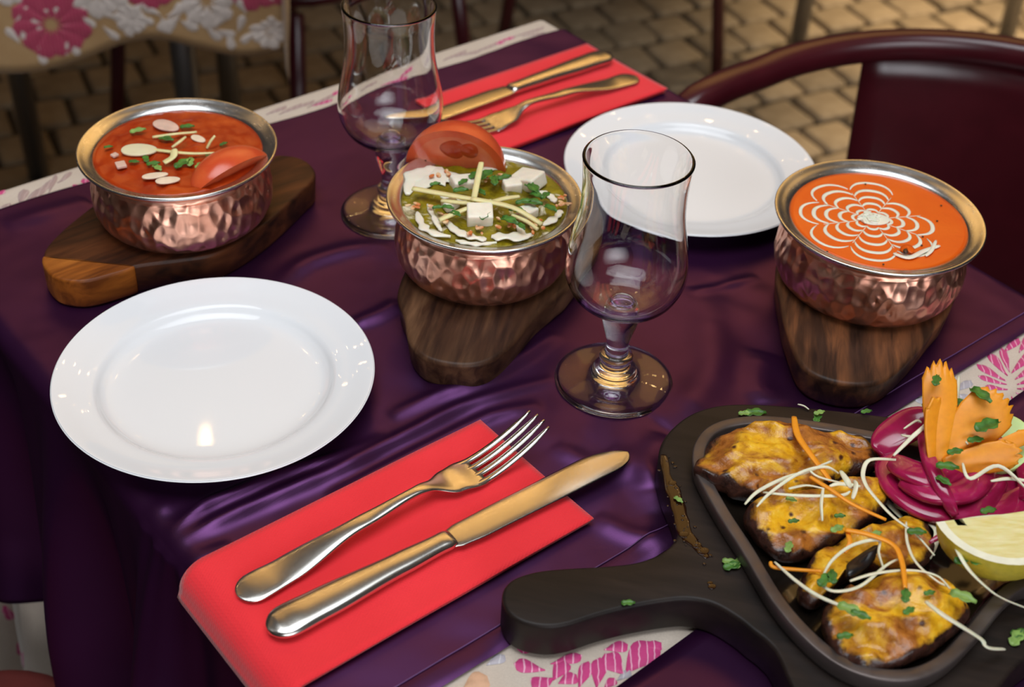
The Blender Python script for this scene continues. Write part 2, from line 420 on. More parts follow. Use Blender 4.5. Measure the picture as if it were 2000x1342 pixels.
run2 = grid_sheet('purple_table_runner', lin(TU0 - .3, TU0 - .02, 20)[:-1] + lin(TU0 - .02, TU1 + .02, 90)[:-1] + lin(TU1 + .02, TU1 + .12, 8), lin(0, 1, 60),
                  lambda u, t: runner2(u, r2edge(u) + (.25 - r2edge(u)) * t) + Vector((0, 0, .001 * noise.noise((u * 20, t * 12, 5)))), PURPLE, thick=.0008)
tag(run2, 'second purple satin runner at the lower right beyond the cream strip', 'table runner')

# embroidery on the cream cloth -------------------------------------
def petal(name, base, tip, width, mat, parent, fn, curl=0.0, h=.0007):
    """tear-drop stitched patch between two cloth places; fn maps (u, v, lift) to the cloth"""
    bu, bv = base; tu, tv = tip; L = math.hypot(tu - bu, tv - bv)
    du, dv = (tu - bu) / L, (tv - bv) / L; nu, nv = -dv, du
    vs, fs = [], []; n, m = 9, 5
    for i in range(n):
        t = i / (n - 1); wd = width * .5 * (math.sin(math.pi * min(1, t * .52 + .02)) ** 1.2 if t < .9 else 1) * (1 if t < .62 else math.sqrt(max(0, 1 - ((t - .62) / .38) ** 2)))
        cx = curl * L * math.sin(t * math.pi * .5) ** 2
        for j in range(m):
            s = (j / (m - 1)) * 2 - 1
            vs.append(fn(bu + du * L * t + nu * (s * wd + cx), bv + dv * L * t + nv * (s * wd + cx), h * (1 - s * s) + .0002))
    for i in range(n - 1):
        for j in range(m - 1): fs.append((i * m + j, i * m + j + 1, (i + 1) * m + j + 1, (i + 1) * m + j))
    return sheet(name, vs, fs, mat, parent)
def cfn1(u, v, l): return drape(u, v, E1, .008, .04, -.0020 + l, lambda bu, bv, q: pleats(bu, bv, q) - .006)
def cfn2(u, v, l): return drape(u, v, E2, .008, .04, -.0020 + l)
def ppx(name, b, t, wpx, mat, parent, fn, curl=0.0):
    P, Q = at(*b, -.002), at(*t, -.002)
    sc_ = (P - Vector((0, 0, CAM_H))).length / FPX
    petal(name, touv(P), touv(Q), wpx * sc_ * 1.15, mat, parent, fn, curl)
# by the wooden handle
for b, t, wd, mt in [((1065, 1310), (1003, 1300), 26, EMB_PINK), ((1075, 1298), (1135, 1278), 20, EMB_PINK), ((1060, 1262), (1010, 1270), 22, EMB_PINK), ((1080, 1330), (1102, 1290), 26, EMB_PINK),
                     ((1090, 1336), (1125, 1318), 24, EMB_PINK), ((1082, 1325), (1040, 1345), 30, EMB_PINK), ((1130, 1345), (1146, 1292), 22, EMB_PINK), ((1165, 1345), (1168, 1285), 26, EMB_PINK),
                     ((1218, 1318), (1178, 1280), 38, EMB_PINK), ((1222, 1316), (1270, 1252), 46, EMB_PINK), ((1180, 1345), (1200, 1325), 16, EMB_PINK), ((1205, 1330), (1230, 1310), 14, EMB_LILAC), ((1250, 1275), (1290, 1255), 22, EMB_PINK), ((1180, 1270), (1225, 1258), 22, EMB_PINK),
                     ((905, 1345), (950, 1320), 36, EMB_PEACH), ((950, 1300), (985, 1280), 18, EMB_LILAC)]:
    ppx('embroidered_leaf', b, t, wd * 1.25, mt, cloth, cfn1, .06)
# upper right flower
c0 = (1985, 765)
for k, (b, t, wd) in enumerate([((1965, 745), (1905, 715), 20), ((1968, 735), (1925, 690), 20), ((1966, 752), (1910, 738), 16), ((1972, 728), (1950, 680), 16), ((1968, 762), (1925, 757), 14),
                 ((1975, 730), (2030, 665), 26), ((1982, 742), (2040, 700), 24), ((1986, 752), (2045, 730), 22), ((1986, 760), (2040, 760), 20), ((1984, 768), (2030, 790), 22),
                 ((1975, 775), (1998, 815), 22), ((1962, 780), (1985, 800), 16), ((1960, 690), (1985, 660), 16), ((1990, 690), (2010, 650), 18)]):
    ppx('embroidered_leaf', b, t, wd, EMB_PINK, cloth, cfn1, .08)
for b, t, wd in [((1868, 765), (1892, 742), 18), ((1866, 772), (1895, 775), 16), ((1845, 790), (1785, 785), 18), ((1850, 800), (1800, 812), 14), ((1860, 740), (1850, 715), 10)]:
    ppx('embroidered_leaf', b, t, wd, EMB_LILAC, cloth, cfn1, .1)
# strips along the far edge
for b, t, wd, mt, cu in [((42, 400), (30, 374), 20, EMB_GREY, .3), ((48, 402), (70, 366), 22, EMB_GREY, .2), ((60, 398), (88, 350), 14, EMB_GREY, .15), ((70, 400), (112, 382), 12, EMB_GREY, -.1), ((95, 380), (102, 342), 10, EMB_GREY, .1), ((112, 358), (148, 342), 12, EMB_GREY, -.3),
                         ((172, 372), (142, 362), 14, EMB_PINK, 0), ((176, 364), (162, 350), 14, EMB_PINK, 0), ((165, 380), (135, 379), 8, EMB_PINK, 0), ((-15, 385), (10, 372), 14, EMB_PINK, 0), ((-5, 410), (14, 396), 12, EMB_GREY, .3),
                         ((520, 225), (552, 205), 12, EMB_GREY, .2), ((545, 225), (580, 200), 12, EMB_GREY, .2), ((560, 218), (610, 195), 10, EMB_GREY, .1), ((600, 212), (640, 180), 10, EMB_GREY, .2), ((610, 208), (650, 195), 9, EMB_PINK, 0), ((640, 192), (662, 178), 9, EMB_PINK, 0),
                         ((690, 175), (720, 150), 10, EMB_GREY, .2), ((740, 165), (800, 140), 12, EMB_PINK, .1), ((780, 150), (820, 122), 10, EMB_PINK, 0), ((865, 120), (900, 95), 10, EMB_GREY, .2), ((890, 112), (930, 95), 10, EMB_GREY, .2), ((925, 105), (960, 80), 9, EMB_GREY, .2), ((960, 88), (985, 82), 9, EMB_PINK, 0), ((975, 82), (1005, 72), 9, EMB_PINK, 0), ((1000, 75), (1050, 48), 9, EMB_GREY, .2), ((1020, 72), (1062, 62), 8, EMB_GREY, .1)]:
    ppx('embroidered_leaf', b, t, wd, mt, cloth, cfn1, cu)
# on the hanging side at the lower left
for du, dv, a in [(0, 0, .2), (.01, .02, .9), (.01, .04, 1.5), (0, .055, 2.2), (-.03, .01, -.5), (-.03, .05, 3.3), (.03, .03, 1.4)]:
    b = (TU0 - .43 + du, -.895 + dv)
    petal('embroidered_leaf', b, (b[0] + .045 * math.sin(a), b[1] - .045 * math.cos(a)), .022, EMB_PINK, cloth, cfn1, .1)

# ------------------------------------------------------------------ pavement
GZ = -0.74
ground = mesh('floor', [(-4, -2, GZ - .012), (5, -2, GZ - .012), (5, 7, GZ - .012), (-4, 7, GZ - .012)], [(0, 1, 2, 3)], GROUT, smooth=False)
tag(ground, 'warm sandstone sett pavement of the terrace', None, kind='structure')
import bmesh
def sett_mesh(k):
    bm = bmesh.new(); bmesh.ops.create_cube(bm, size=1)
    rnd = random.Random(k)
    for v in bm.verts: v.co = Vector((v.co.x * .092 + rnd.uniform(-.004, .004), v.co.y * .092 + rnd.uniform(-.004, .004), v.co.z * .03 - .015))
    bmesh.ops.bevel(bm, geom=[e for e in bm.edges if any(v.co.z > -.001 for v in e.verts)], offset=.010, segments=2, profile=.6, affect='EDGES')
    me = bpy.data.meshes.new('sett'); bm.to_mesh(me); bm.free()
    me.polygons.foreach_set('use_smooth', [True] * len(me.polygons)); me.materials.append(SETT); return me
SM = [sett_mesh(k) for k in range(5)]
near, far_v, far_f = [], [], []
ca, sa = math.cos(math.radians(28)), math.sin(math.radians(28))
for i in range(-30, 50):
    for j in range(-10, 60):
        x0, y0 = i * .104 + (j % 2) * .05, j * .104
        x, y = x0 * ca - y0 * sa, x0 * sa + y0 * ca
        d = Vector((x, y, GZ)) - Vector((0, 0, CAM_H)); zc = d.dot(FWD)
        if zc < .3: continue
        px_, py_ = 1000 + FPX * d.dot(RIGHT) / zc, 671 - FPX * d.dot(UP) / zc
        if not (-900 < px_ < 2900 and -900 < py_ < 620): continue
        inview = px_ > -60 and px_ < 2060 and py_ > -60 and (py_ < 330) and not (600 < px_ < 1050 and py_ > 60 and py_ > 900)
        near.append((inview and (px_ > 1150 or py_ < 260), px_, x, y))
order = sorted([q for q in near if q[0]], key=lambda q: -q[1])
chosen = order[:290]; rest = order[290:] + [q for q in near if not q[0]]
for _, _, x, y in chosen:
    o = bpy.data.objects.new('sett', random.choice(SM)); COL.objects.link(o); o.parent = ground
    o.location = (x, y, GZ + random.uniform(-.004, .003)); o.rotation_euler = (random.uniform(-.03, .03), random.uniform(-.03, .03), math.radians(28) + random.uniform(-.06, .06))
bm = bmesh.new()
for _, _, x, y in rest:
    n0 = len(bm.verts); bm.from_mesh(random.choice(SM)); bm.verts.ensure_lookup_table()
    R_ = Matrix.Translation((x, y, GZ + random.uniform(-.004, .003))) @ Matrix.Rotation(math.radians(28) + random.uniform(-.06, .06), 4, 'Z')
    for v in bm.verts[n0:]: v.co = R_ @ v.co
me = bpy.data.meshes.new('sett_field'); bm.to_mesh(me); bm.free()
o = link('sett_field', me, SETT, ground); o['kind'] = 'stuff'

# ------------------------------------------------------------------ bistro armchairs
def make_chair(name, loc, rz, label, mat=BURGUNDY, group=None):
    """tubular hoop armchair facing local -x; hoop centre at the origin, seat height .45, hoop height .70"""
    t = empty(name, loc, rz); R = .248; zt = .70
    pts = [Vector((-.125, -R, .45)), Vector((-.125, -R, .56)), Vector((-.118, -R, .650)), Vector((-.095, -R, .690)), Vector((-.05, -R, .70))]
    arc = [Vector((R * math.sin(a), -R * math.cos(a), zt + .015 * math.sin(a))) for a in lin(0, math.pi, 24)]
    hoop = cat_rom(pts + arc + [Vector((p.x, -p.y, p.z)) for p in reversed(pts)], 3)
    tube('hoop', hoop, .0145, mat, t, 14)
    # back panel, a bent sheet under the hoop
    vs, fs = [], []; n, m = 20, 8
    for i in range(n + 1):
        a = math.radians(62) + math.radians(56) * i / n * 1.0
        a = math.radians(28) + math.radians(124) * i / n
        for j in range(m + 1):
            z = .452 + (zt - .448) * j / m; rr = R - .028 * (1 - j / m)
            vs.append((rr * math.sin(a), -rr * math.cos(a), z))
    for i in range(n):
        for j in range(m): fs.append((i * (m + 1) + j, i * (m + 1) + j + 1, (i + 1) * (m + 1) + j + 1, (i + 1) * (m + 1) + j))
    sheet('back_panel', vs, fs, mat, t, .004, 0)
    so = [Vector((.21 * math.cos(a) - .03, .225 * math.sin(a), 0)) for a in lin(0, 2 * math.pi, 40)[:-1]]
    so = [Vector((math.copysign(abs(p.x + .03) ** .8 * .21 ** .2, p.x + .03) - .03, math.copysign(abs(p.y) ** .8 * .225 ** .2, p.y), 0)) for p in so]
    slab('seat', so, .435, .452, .006, mat, t)
    for sx, sy in ((-1, -1), (-1, 1), (1, -1), (1, 1)):
        top = Vector((-.03 + sx * .17, sy * .19, .436)); bot = Vector((-.03 + sx * .22, sy * .225, 0))
        tube('leg', [top, top.lerp(bot, .5), bot], .012, mat, t)
    return tag(t, label, 'chair', group)
TA = math.atan2(TU.y, TU.x)
make_chair('bistro_armchair', uv(.93, -.505, GZ), TA, 'burgundy metal armchair with a bent hoop behind the orange curry')
make_chair('bistro_armchair', (.20, 2.732, GZ), -.033, 'burgundy metal chair in the far background, only one thin leg and seat showing')
make_chair('bistro_armchair', (-.40, 2.02, GZ), -2.2, 'dark burgundy chair in shadow under the far floral tablecloth')
ft = empty('far_table', (.76, 2.83, GZ))
slab('tabletop', [Vector((sx * .25, sy * .25, 0)) for sx, sy in ((-1, -1), (1, -1), (1, 1), (-1, 1))], .70, .73, .004, BLACKMETAL, ft)
for sx, sy in ((-1, -1), (1, -1), (1, 1), (-1, 1)):
    tube('leg', [Vector((sx * .21, sy * .22, 0)), Vector((sx * .205, sy * .215, .35)), Vector((sx * .20, sy * .21, .70))], .016, GREYMETAL, ft)
tag(ft, 'far table of which only a grey metal leg shows at the top edge', 'table')
# red seat cushion below the near corner of the cloth
cu = [uv(u, v) for u, v in ((.175, -.735), (.175, -.36), (-.20, -.36), (-.20, -.735))]
so = cat_rom([cu[i].lerp(cu[(i + 1) % 4], f) for i in range(4) for f in (.16, .5, .84)], 6, True)
tc = empty('cushioned_stool', uv(-.01, -.55, GZ)); Minv = Matrix.Translation(-tc.location)
o = slab('cushion', so, -.335, -.282, .012, REDSEAT, tc); o.data.transform(Minv)
o = slab('seat_frame', [p.lerp(uv(-.01, -.55), .06) for p in so], -.355, -.336, .004, BURGUNDY, tc); o.data.transform(Minv)
for a, b in ((.14, -.70), (.14, -.40), (-.17, -.40), (-.17, -.70)):
    o = tube('leg', [uv(a, b, z) for z in (GZ, -.55, -.354)], .012, BURGUNDY, tc); o.data.transform(Minv)
tag(tc, 'seat with a dark red cushion below the lower left cloth corner', 'stool')

# ------------------------------------------------------------------ far table with floral cloth
bt = empty('square_side_table', (-.655, 1.86, GZ)); Minv = Matrix.Translation(-bt.location)
FT = Vector((-.655, 1.86, 0)); FA = math.radians(4)
fx, fy = Vector((math.cos(FA), math.sin(FA), 0)), Vector((-math.sin(FA), math.cos(FA), 0))
HX, HY = .335, .345
q = [FT + fx * (sx * (HX - .01)) + fy * (sy * (HY - .01)) for sx, sy in ((-1, -1), (1, -1), (1, 1), (-1, 1))]
o = slab('tabletop', [q[i].lerp(q[(i + 1) % 4], f) for i in range(4) for f in (.03, .5, .97)], -.03, -.004, .003, DARKWOODTOP, bt); o.data.transform(Minv)
for sx, sy in ((.52, -.50), (-.5, -.5), (.52, .5), (-.5, .5)):
    p = FT + fx * (sx * HX) + fy * (sy * HY)
    o = tube('leg', [p + Vector((0, 0, z)) for z in (GZ, -.4, -.031)], .017, GREYMETAL, bt); o.data.transform(Minv)
tag(bt, 'far table on grey legs under the gold floral tablecloth', 'table')
def far_cloth(s, t, l=0.0):
    """s,t: flat cloth coordinates about the far table's centre"""
    ex, ey = HX, HY
    os_ = s - math.copysign(ex, s) if abs(s) > ex else 0; ot = t - math.copysign(ey, t) if abs(t) > ey else 0
    d = math.hypot(os_, ot); bs, bt_ = max(-ex, min(ex, s)), max(-ey, min(ey, t))
    if d < 1e-9: return FT + fx * bs + fy * bt_ + Vector((0, 0, l))
    r = .012 + l; ds, dt = os_ / d, ot / d
    if d < r * 1.5708: h, z = r * math.sin(d / r), l - r * (1 - math.cos(d / r))
    else:
        q = d - r * 1.5708; h, z = r + .06 * q, l - r - q
        ang = math.atan2(dt, ds)
        h += min(q, .2) * (.08 * math.sin(bs * 14 + .4) + .06 * math.sin(bs * 27 + 2) + .10 * math.sin(ang * 5))
    return FT + fx * (bs + ds * h) + fy * (bt_ + dt * h) + Vector((0, 0, z))
def far_drop(s):   # hem length along the near side, scalloped as it hangs
    k = (s + HX) / (2 * HX)
    return .262 - .045 * math.exp(-((s - .18) / .085) ** 2) - .012 * math.exp(-((s - .33) / .03) ** 2)
ss = lin(-HX - .2, HX + .10, 90); tt = lin(-1, 1, 90)
fc = grid_sheet('floral_tablecloth', ss, tt, lambda s, t: far_cloth(s, t * (HY + far_drop(s)) if t < 0 else t * (HY + .19)), GOLDCLOTH)
fc.modifiers.new('thickness', 'SOLIDIFY').thickness = .001; fc.modifiers[0].offset = 0
tag(fc, 'gold-brown tablecloth with pink flowers on the far table, upper left', 'tablecloth')
def ffn(u, v, l): return far_cloth(u, v, l + .0008)
def flower(cx, cy, r, mat, n=9, rnd=random):
    a0 = rnd.uniform(0, 6.28)
    for k in range(n):
        a = a0 + 6.283 * k / n; L = r * rnd.uniform(.8, 1.1)
        petal('embroidered_petal', (cx + .15 * r * math.cos(a), cy + .15 * r * math.sin(a)), (cx + L * math.cos(a), cy + L * math.sin(a)), r * .62, mat, fc, ffn, .1, .0012)
for sx, dy, r_, pk in [(-.30, .16, .040, 1), (-.18, .17, .034, 0), (-.05, .15, .042, 1), (.06, .205, .046, 1), (.122, .160, .036, 0), (.185, .140, .044, 1), (.245, .172, .036, 0), (.308, .150, .044, 1), (.155, .205, .022, 0), (.315, .225, .022, 0), (.02, .150, .03, 0)]:
    flower(sx, max(-HY - dy, -HY - far_drop(sx) + r_ * 1.15), r_, EMB_PINK_WARMLIT if pk else EMB_WHITE, 11 if pk else 9)
    for j in range(9):
        a = random.uniform(0, 6.28); cx = sx + random.gauss(0, .035); cy = max(-HY - dy + random.gauss(-.01, .035), -HY - far_drop(cx) + .03)
        petal('embroidered_petal', (cx, cy), (cx + .024 * math.cos(a), cy + .024 * math.sin(a)), .012, EMB_WHITE, fc, ffn, .2, .001)

# ------------------------------------------------------------------ string lights above the terrace
BULB = NT('warm_bulb').set(base=(1, .7, .4), emit=(1.0, .62, .28), emits=55.0).m
def bulb_mesh():
    bm = bmesh.new(); bmesh.ops.create_uvsphere(bm, u_segments=10, v_segments=8, radius=.0075)
    me = bpy.data.meshes.new('bulb'); bm.to_mesh(me); bm.free(); me.materials.append(BULB); return me
BM_ = bulb_mesh()
for (a, b, n, lab) in [((-1.6, 1.9, 1.35), (1.7, 2.0, 1.45), 24, 'warm fairy light string overhead nearest the far side of the table'),
                       ((-1.5, 2.9, 1.75), (1.8, 2.8, 1.65), 24, 'warm fairy light string overhead farthest from the table'),
                       ((-1.3, 0.2, 1.6), (-1.25, 2.6, 1.5), 9, 'warm fairy light string overhead along the left side'),
                       ((1.3, 0.1, 1.5), (1.35, 1.8, 1.5), 9, 'warm fairy light string overhead along the right side')]:
    A, B = Vector(a), Vector(b); t = empty('fairy_light_string', A)
    P = [A.lerp(B, f) - A + Vector((0, 0, -.5 * f * (1 - f))) for f in lin(0, 1, 30)]
    tube('wire', P, .0015, BLACKMETAL, t, 5)
    for k in range(n):
        f = (k + .5) / n; o = bpy.data.objects.new('bulb', BM_); COL.objects.link(o); o.parent = t
        o.location = A.lerp(B, f) - A + Vector((0, random.uniform(-.02, .02), -.5 * f * (1 - f) - .02 - random.uniform(0, .05)))
    tag(t, lab, 'fairy lights', 'strings of fairy lights above the terrace')

# ------------------------------------------------------------------ serving boards
BZ = .0224
def wpts(l): return [Vector((x * K, y * K, 0)) for x, y in l]
b1 = [at(x, y, BZ) for x, y in [(86, 492), (90, 516), (112, 538), (158, 546), (263, 520), (350, 508), (420, 496), (480, 465), (535, 424), (590, 372), (616, 343), (603, 317), (565, 303), (500, 305)]] + [at(x, y, BZ) for x, y in [(330, 325), (220, 375), (150, 425), (105, 465)]]
brd1 = slab('serving_board', cat_rom(b1, 8, True), .0, BZ, .0022, WOOD_A, None, .001)
tag(brd1, 'dark walnut board with an orange sapwood tip under the red curry bowl', 'board')
tip = [at(x, y, BZ + .0002) for x, y in [(84, 500), (112, 502), (150, 505), (200, 511), (263, 519), (215, 537), (158, 549.5), (108, 542), (85, 519)]]
sap = slab('sapwood_patch', cat_rom(tip, 6, True), .0008, BZ + .0004, .0020, SAPWOOD, brd1)
b2 = [at(x, y, BZ) for x, y in [(778, 560), (790, 620), (800, 668), (835, 700), (905, 713), (960, 702), (1008, 664), (1050, 612), (1090, 577), (1121, 548)]] + wpts([(.068, .985), (.066, 1.045), (.03, 1.07), (-.03, 1.05), (-.078, .985)])
tag(slab('serving_board', cat_rom(b2, 8, True), .0, BZ, .003, WOOD_B, None, .002), 'brown walnut board under the green spinach curry bowl', 'board')
b3 = [at(x, y, BZ) for x, y in [(1526, 600), (1540, 655), (1565, 712), (1615, 741), (1685, 751), (1738, 736), (1788, 690), (1828, 640), (1858, 600)]] + wpts([(.385, .985), (.375, 1.045), (.33, 1.065), (.27, 1.04), (.225, .98)])
tag(slab('serving_board', cat_rom(b3, 8, True), .0, BZ, .003, WOOD_C, None, .002), 'streaky walnut board under the orange cream-swirled curry bowl', 'board')

# ------------------------------------------------------------------ hammered copper bowls
def make_bowl(x, y, R, label):
    t = empty('copper_bowl', (x * K, y * K, BZ)); R *= K
    body = smooth_prof([(0, 0), (.62 * R, 0), (.76 * R, .0004), (.845 * R, .0040), (.900 * R, .0110), (.918 * R, .0180), (.912 * R, .0255), (.885 * R, .0340), (.858 * R, .0395), (.850 * R, .0425), (.868 * R, .0455), (.925 * R, .0482), (.985 * R, .0506)], 5)
    def ham(a, r, z):
        if z < .003 or z > .0405: return 0
        return .00055 * noise.noise((math.cos(a) * 9, math.sin(a) * 9, z * 190))
    lathe('copper_body', body, COPPER, t, 128, wob=ham)
    lin_ = smooth_prof([(.97 * R, .0500), (.993 * R, .0508), (1.0 * R, .0519), (.992 * R, .0529), (.972 * R, .0528), (.93 * R, .0517), (.88 * R, .0505), (.845 * R, .0490), (.825 * R, .0465), (.815 * R, .042), (.82 * R, .03), (.80 * R, .012), (.6 * R, .006), (0, .005)], 5)
    lathe('steel_liner', lin_, STEEL, t, 128)
    return tag(t, label, 'bowl')
B1 = (-.2901, 1.0012, .0831); B2 = (-.0287, .9498, .0799); B3 = (.2937, .954, .0853)
make_bowl(*B1, 'hammered copper bowl of red curry on the far left board')
make_bowl(*B2, 'hammered copper bowl of green spinach curry in the middle')
make_bowl(*B3, 'hammered copper bowl of orange cream-swirled curry on the right')

# ------------------------------------------------------------------ plates
def make_plate(x, y, label):
    R = .12 * K
    pr = smooth_prof([(0, .0042), (.045, .0042), (.062, .0046), (.0680, .0066), (.0715, .0098), (.0745, .0112), (.084, .0132), (.0945, .0162), (.0958, .0160), (.0955, .0148), (.084, .0112), (.073, .0080), (.064, .0028), (.061, .0003), (.058, .0003), (.056, .0018), (0, .0018)], 5)
    o = lathe('dinner_plate', [(r * R / .0958, z) for r, z in pr], CHINA, None, 160); o.location = (x * K, y * K, .0004)
    return tag(o, label, 'plate')
make_plate(-.2244, .7988, 'empty white plate in the left foreground above the near red napkin')
make_plate(.1609, 1.1384, 'empty white plate at the far side behind the wine glass')

# ------------------------------------------------------------------ glasses
def make_glass(x, y, label):
    bowl_o = smooth_prof([(0, .0585), (.010, .0588), (.020, .0612), (.0300, .0690), (.0352, .0790), (.0366, .0880), (.0358, .0980), (.0333, .1120), (.0310, .1260), (.0303, .1400), (.0308, .1530), (.0315, .1605), (.0318, .1622)], 5)
    bowl_i = smooth_prof([(.0308, .1632), (.0298, .1622), (.0290, .1530), (.0285, .1400), (.0292, .1260), (.0315, .1120), (.0341, .0980), (.0349, .0880), (.0335, .0795), (.0285, .0706), (.0190, .0650), (.0080, .0636), (.006, .0628), (0, .0626)], 5)
    foot_stem = smooth_prof([(0, .0004), (.0345, .0004), (.0354, .0014), (.0345, .0026), (.026, .0040), (.0165, .0058), (.0140, .0085), (.0132, .0115), (.0100, .0135), (.0088, .0160), (.0100, .0180), (.0106, .0205), (.0096, .0225), (.0078, .0240), (.0068, .0265), (.0071, .0320), (.0088, .0390), (.0108, .0465), (.0113, .0510), (.0104, .0550), (.0088, .0572), (.0092, .0586)], 5)
    prof = foot_stem + [p for p in bowl_o if p[0] > .0095] + bowl_i
    o = lathe('wine_glass', prof, GLASS, None, 128); o.location = (x * K, y * K, .0002)
    return tag(o, label, 'glass')
make_glass(.0817, .837, 'empty stemmed wine glass in the centre in front of the far plate')
make_glass(-.1165, 1.0605, 'empty stemmed wine glass standing behind the green curry bowl')

# ------------------------------------------------------------------ napkins
def make_napkin(u0, u1, v0, v1, label, over=0.0, skew=0.0):
    t = empty('paper_napkin', uv((u0 + u1) / 2, (v0 + v1) / 2)); I = Matrix.Translation(-t.location)
    def layer(z, inset, tilt, vo):
        def f(u, v):
            p = drape(u, v + skew * (u - u0), E1, .0125, .45, z + .0008, None)
            s = (v - v0) / (v1 - v0)
            return p + Vector((0, 0, tilt * s * s + .0006 * noise.noise((u * 14, v * 14, z * 900))))
        us_ = lin(u0 - over, u0 + .012, 16)[:-1] + lin(u0 + .012, u1 - inset, 40)
        o = grid_sheet('folded_layer', us_, lin(v0 + inset * .3, v1 + vo, 24), f, NAPKIN, t, .0011); o.data.transform(I)
    layer(.0030, 0, .0016, 0); layer(.0016, .001, .0002, -.0012)
    # rounded fold along the far long edge
    return tag(t, label, 'napkin')
make_napkin(.204, .391, -.4835, -.3795, 'red paper napkin in the foreground hanging over the table edge', .030)
make_napkin(.590, .7745, -.826, -.722, 'red paper napkin at the far edge under the second knife and fork', 0, 0)

# ------------------------------------------------------------------ cutlery (local x from handle end to tip)
def prof_fn(tab):
    def f(x):
        for (a, va), (b, vb) in zip(tab, tab[1:]):
            if x <= b:
                s = max(0, min(1, (x - a) / (b - a))); s = s * s * (3 - 2 * s); return va + (vb - va) * s
        return tab[-1][1]
    return f
def make_fork(loc, rz, label):
    t = empty('table_fork', loc, rz); L = .205
    zf = prof_fn([(0, .0012), (.02, .0018), (.08, .0085), (.115, .0105), (.140, .0040), (.158, .0016), (.178, .0050), (.205, .0185)])
    wf0 = prof_fn([(0, .0104), (.012, .0104), (.03, .0095), (.075, .0050), (.112, .0034), (.122, .0042), (.138, .0105), (.150, .0122), (.158, .0120)])
    wf = lambda x: wf0(x) * (math.sqrt(max(.004, 1 - ((.011 - x) / .011) ** 2)) if x < .011 else 1)
    tf = prof_fn([(0, .0007), (.01, .0012), (.1, .0018), (.13, .0013), (.158, .0010)])
    P = [Vector((x, 0, zf(x))) for x in [0, .0002, .0006, .0012, .002, .003, .0045, .0065, .009] + lin(.012, .1565, 60)]
    xs = [p.x for p in P]
    loft('handle', P, lambda q: (wf(xs[round(q * (len(xs) - 1))]), tf(xs[round(q * (len(xs) - 1))])), CUTLERY, t, n=16)
    for k in range(4):
        y0 = (k - 1.5) * .0064; y1 = (k - 1.5) * .0058
        xs2 = lin(.1455, .2045 - .0012 * abs(k - 1.5), 20)
        Q = [Vector((x, y0 + (y1 - y0) * i / 20, zf(x) if x < .155 else .0017 + .0172 * ((x - .155) / .05) ** 1.7)) for i, x in enumerate(xs2)]
        loft('tine', Q, lambda q: (.0023 * (1 - .25 * q) * (1 if q < .8 else 1 - .55 * ((q - .8) / .2)) * min(1, .5 + q * 6), .0013 * (1 - .4 * q) * min(1, .25 + q * 5)), CUTLERY, t, n=8)
    return tag(t, label, 'fork')
def make_knife(loc, rz, label, flip=1):
    t = empty('table_knife', loc, rz)
    wf0 = prof_fn([(0, .0108), (.013, .0108), (.03, .0102), (.08, .0075), (.104, .0064), (.109, .0066), (.113, .0058)])
    wf = lambda x: wf0(x) * (math.sqrt(max(.004, 1 - ((.012 - x) / .012) ** 2)) if x < .012 else 1)
    tf = prof_fn([(0, .0016), (.006, .0030), (.02, .0038), (.07, .0040), (.106, .0036), (.110, .0034), (.113, .0020)])
    xs = [0, .0002, .0006, .0012, .002, .003, .0045, .0065, .009] + lin(.012, .100, 30) + lin(.103, .113, 8)
    loft('handle', [Vector((x, 0, .0042)) for x in xs], lambda q: (wf(xs[round(q * (len(xs) - 1))]), tf(xs[round(q * (len(xs) - 1))])), CUTLERY, t, n=16)
    # blade: spine (+y), cutting edge (-y)
    s0 = prof_fn([(.108, .0060), (.120, .0082), (.15, .0088), (.21, .0092)])
    e0 = prof_fn([(.108, -.0058), (.116, -.0085), (.13, -.0096), (.21, -.0102)])
    def tipf(x, x0): return math.sqrt(max(0, 1 - ((x - x0) / (.2366 - x0)) ** 2)) if x > x0 else 1
    sp = lambda x: -.0025 + (s0(x) + .0025) * tipf(x, .206) ** 1.25
    ed = lambda x: -.0025 + (e0(x) + .0025) * tipf(x, .222)
    vs, fs = [], []; X = lin(.108, .222, 34) + [.2245, .227, .229, .231, .2328, .2342, .2352, .236, .2364, .2366]; m = 10
    for x in X:
        a, b = sp(x) * flip, ed(x) * flip
        th = .0011
        for k in range(m):
            ph = 2 * math.pi * k / m; c, s_ = math.cos(ph), math.sin(ph)
            y = (a + b) / 2 + (a - b) / 2 * math.copysign(abs(c) ** .6, c)
            taper = .35 + .65 * (y - b) / (a - b + 1e-9)
            vs.append((x, y, .0040 + th * taper * s_))
    for i in range(len(X) - 1):
        for k in range(m): k2 = (k + 1) % m; fs.append((i * m + k, i * m + k2, (i + 1) * m + k2, (i + 1) * m + k))
    fs.append(tuple(range(m))); fs.append(tuple(range((len(X) - 1) * m, len(X) * m)))
    mesh('blade', vs, fs, CUTLERY, t)
    return tag(t, label, 'knife')
def along(p, q): return math.atan2(q.y - p.y, q.x - p.x)
NZ = .0052
fp, fq = at(464, 1168, NZ), at(1052, 818, NZ + .018)
make_fork(fp, along(fp, fq), 'steel fork on the near red napkin')
kp, kq = at(524, 1243, NZ), at(1214, 886, NZ + .003)
make_knife(kp, along(kp, kq), 'steel table knife on the near red napkin', 1)
fp, fq = at(1243, 152, NZ), at(868, 238, NZ + .018)
make_fork(fp, along(fp, fq), 'steel fork on the far red napkin')
kp, kq = at(1191, 114, NZ), at(848, 236, NZ)
make_knife(kp, along(kp, kq), 'steel table knife on the far red napkin', 1)

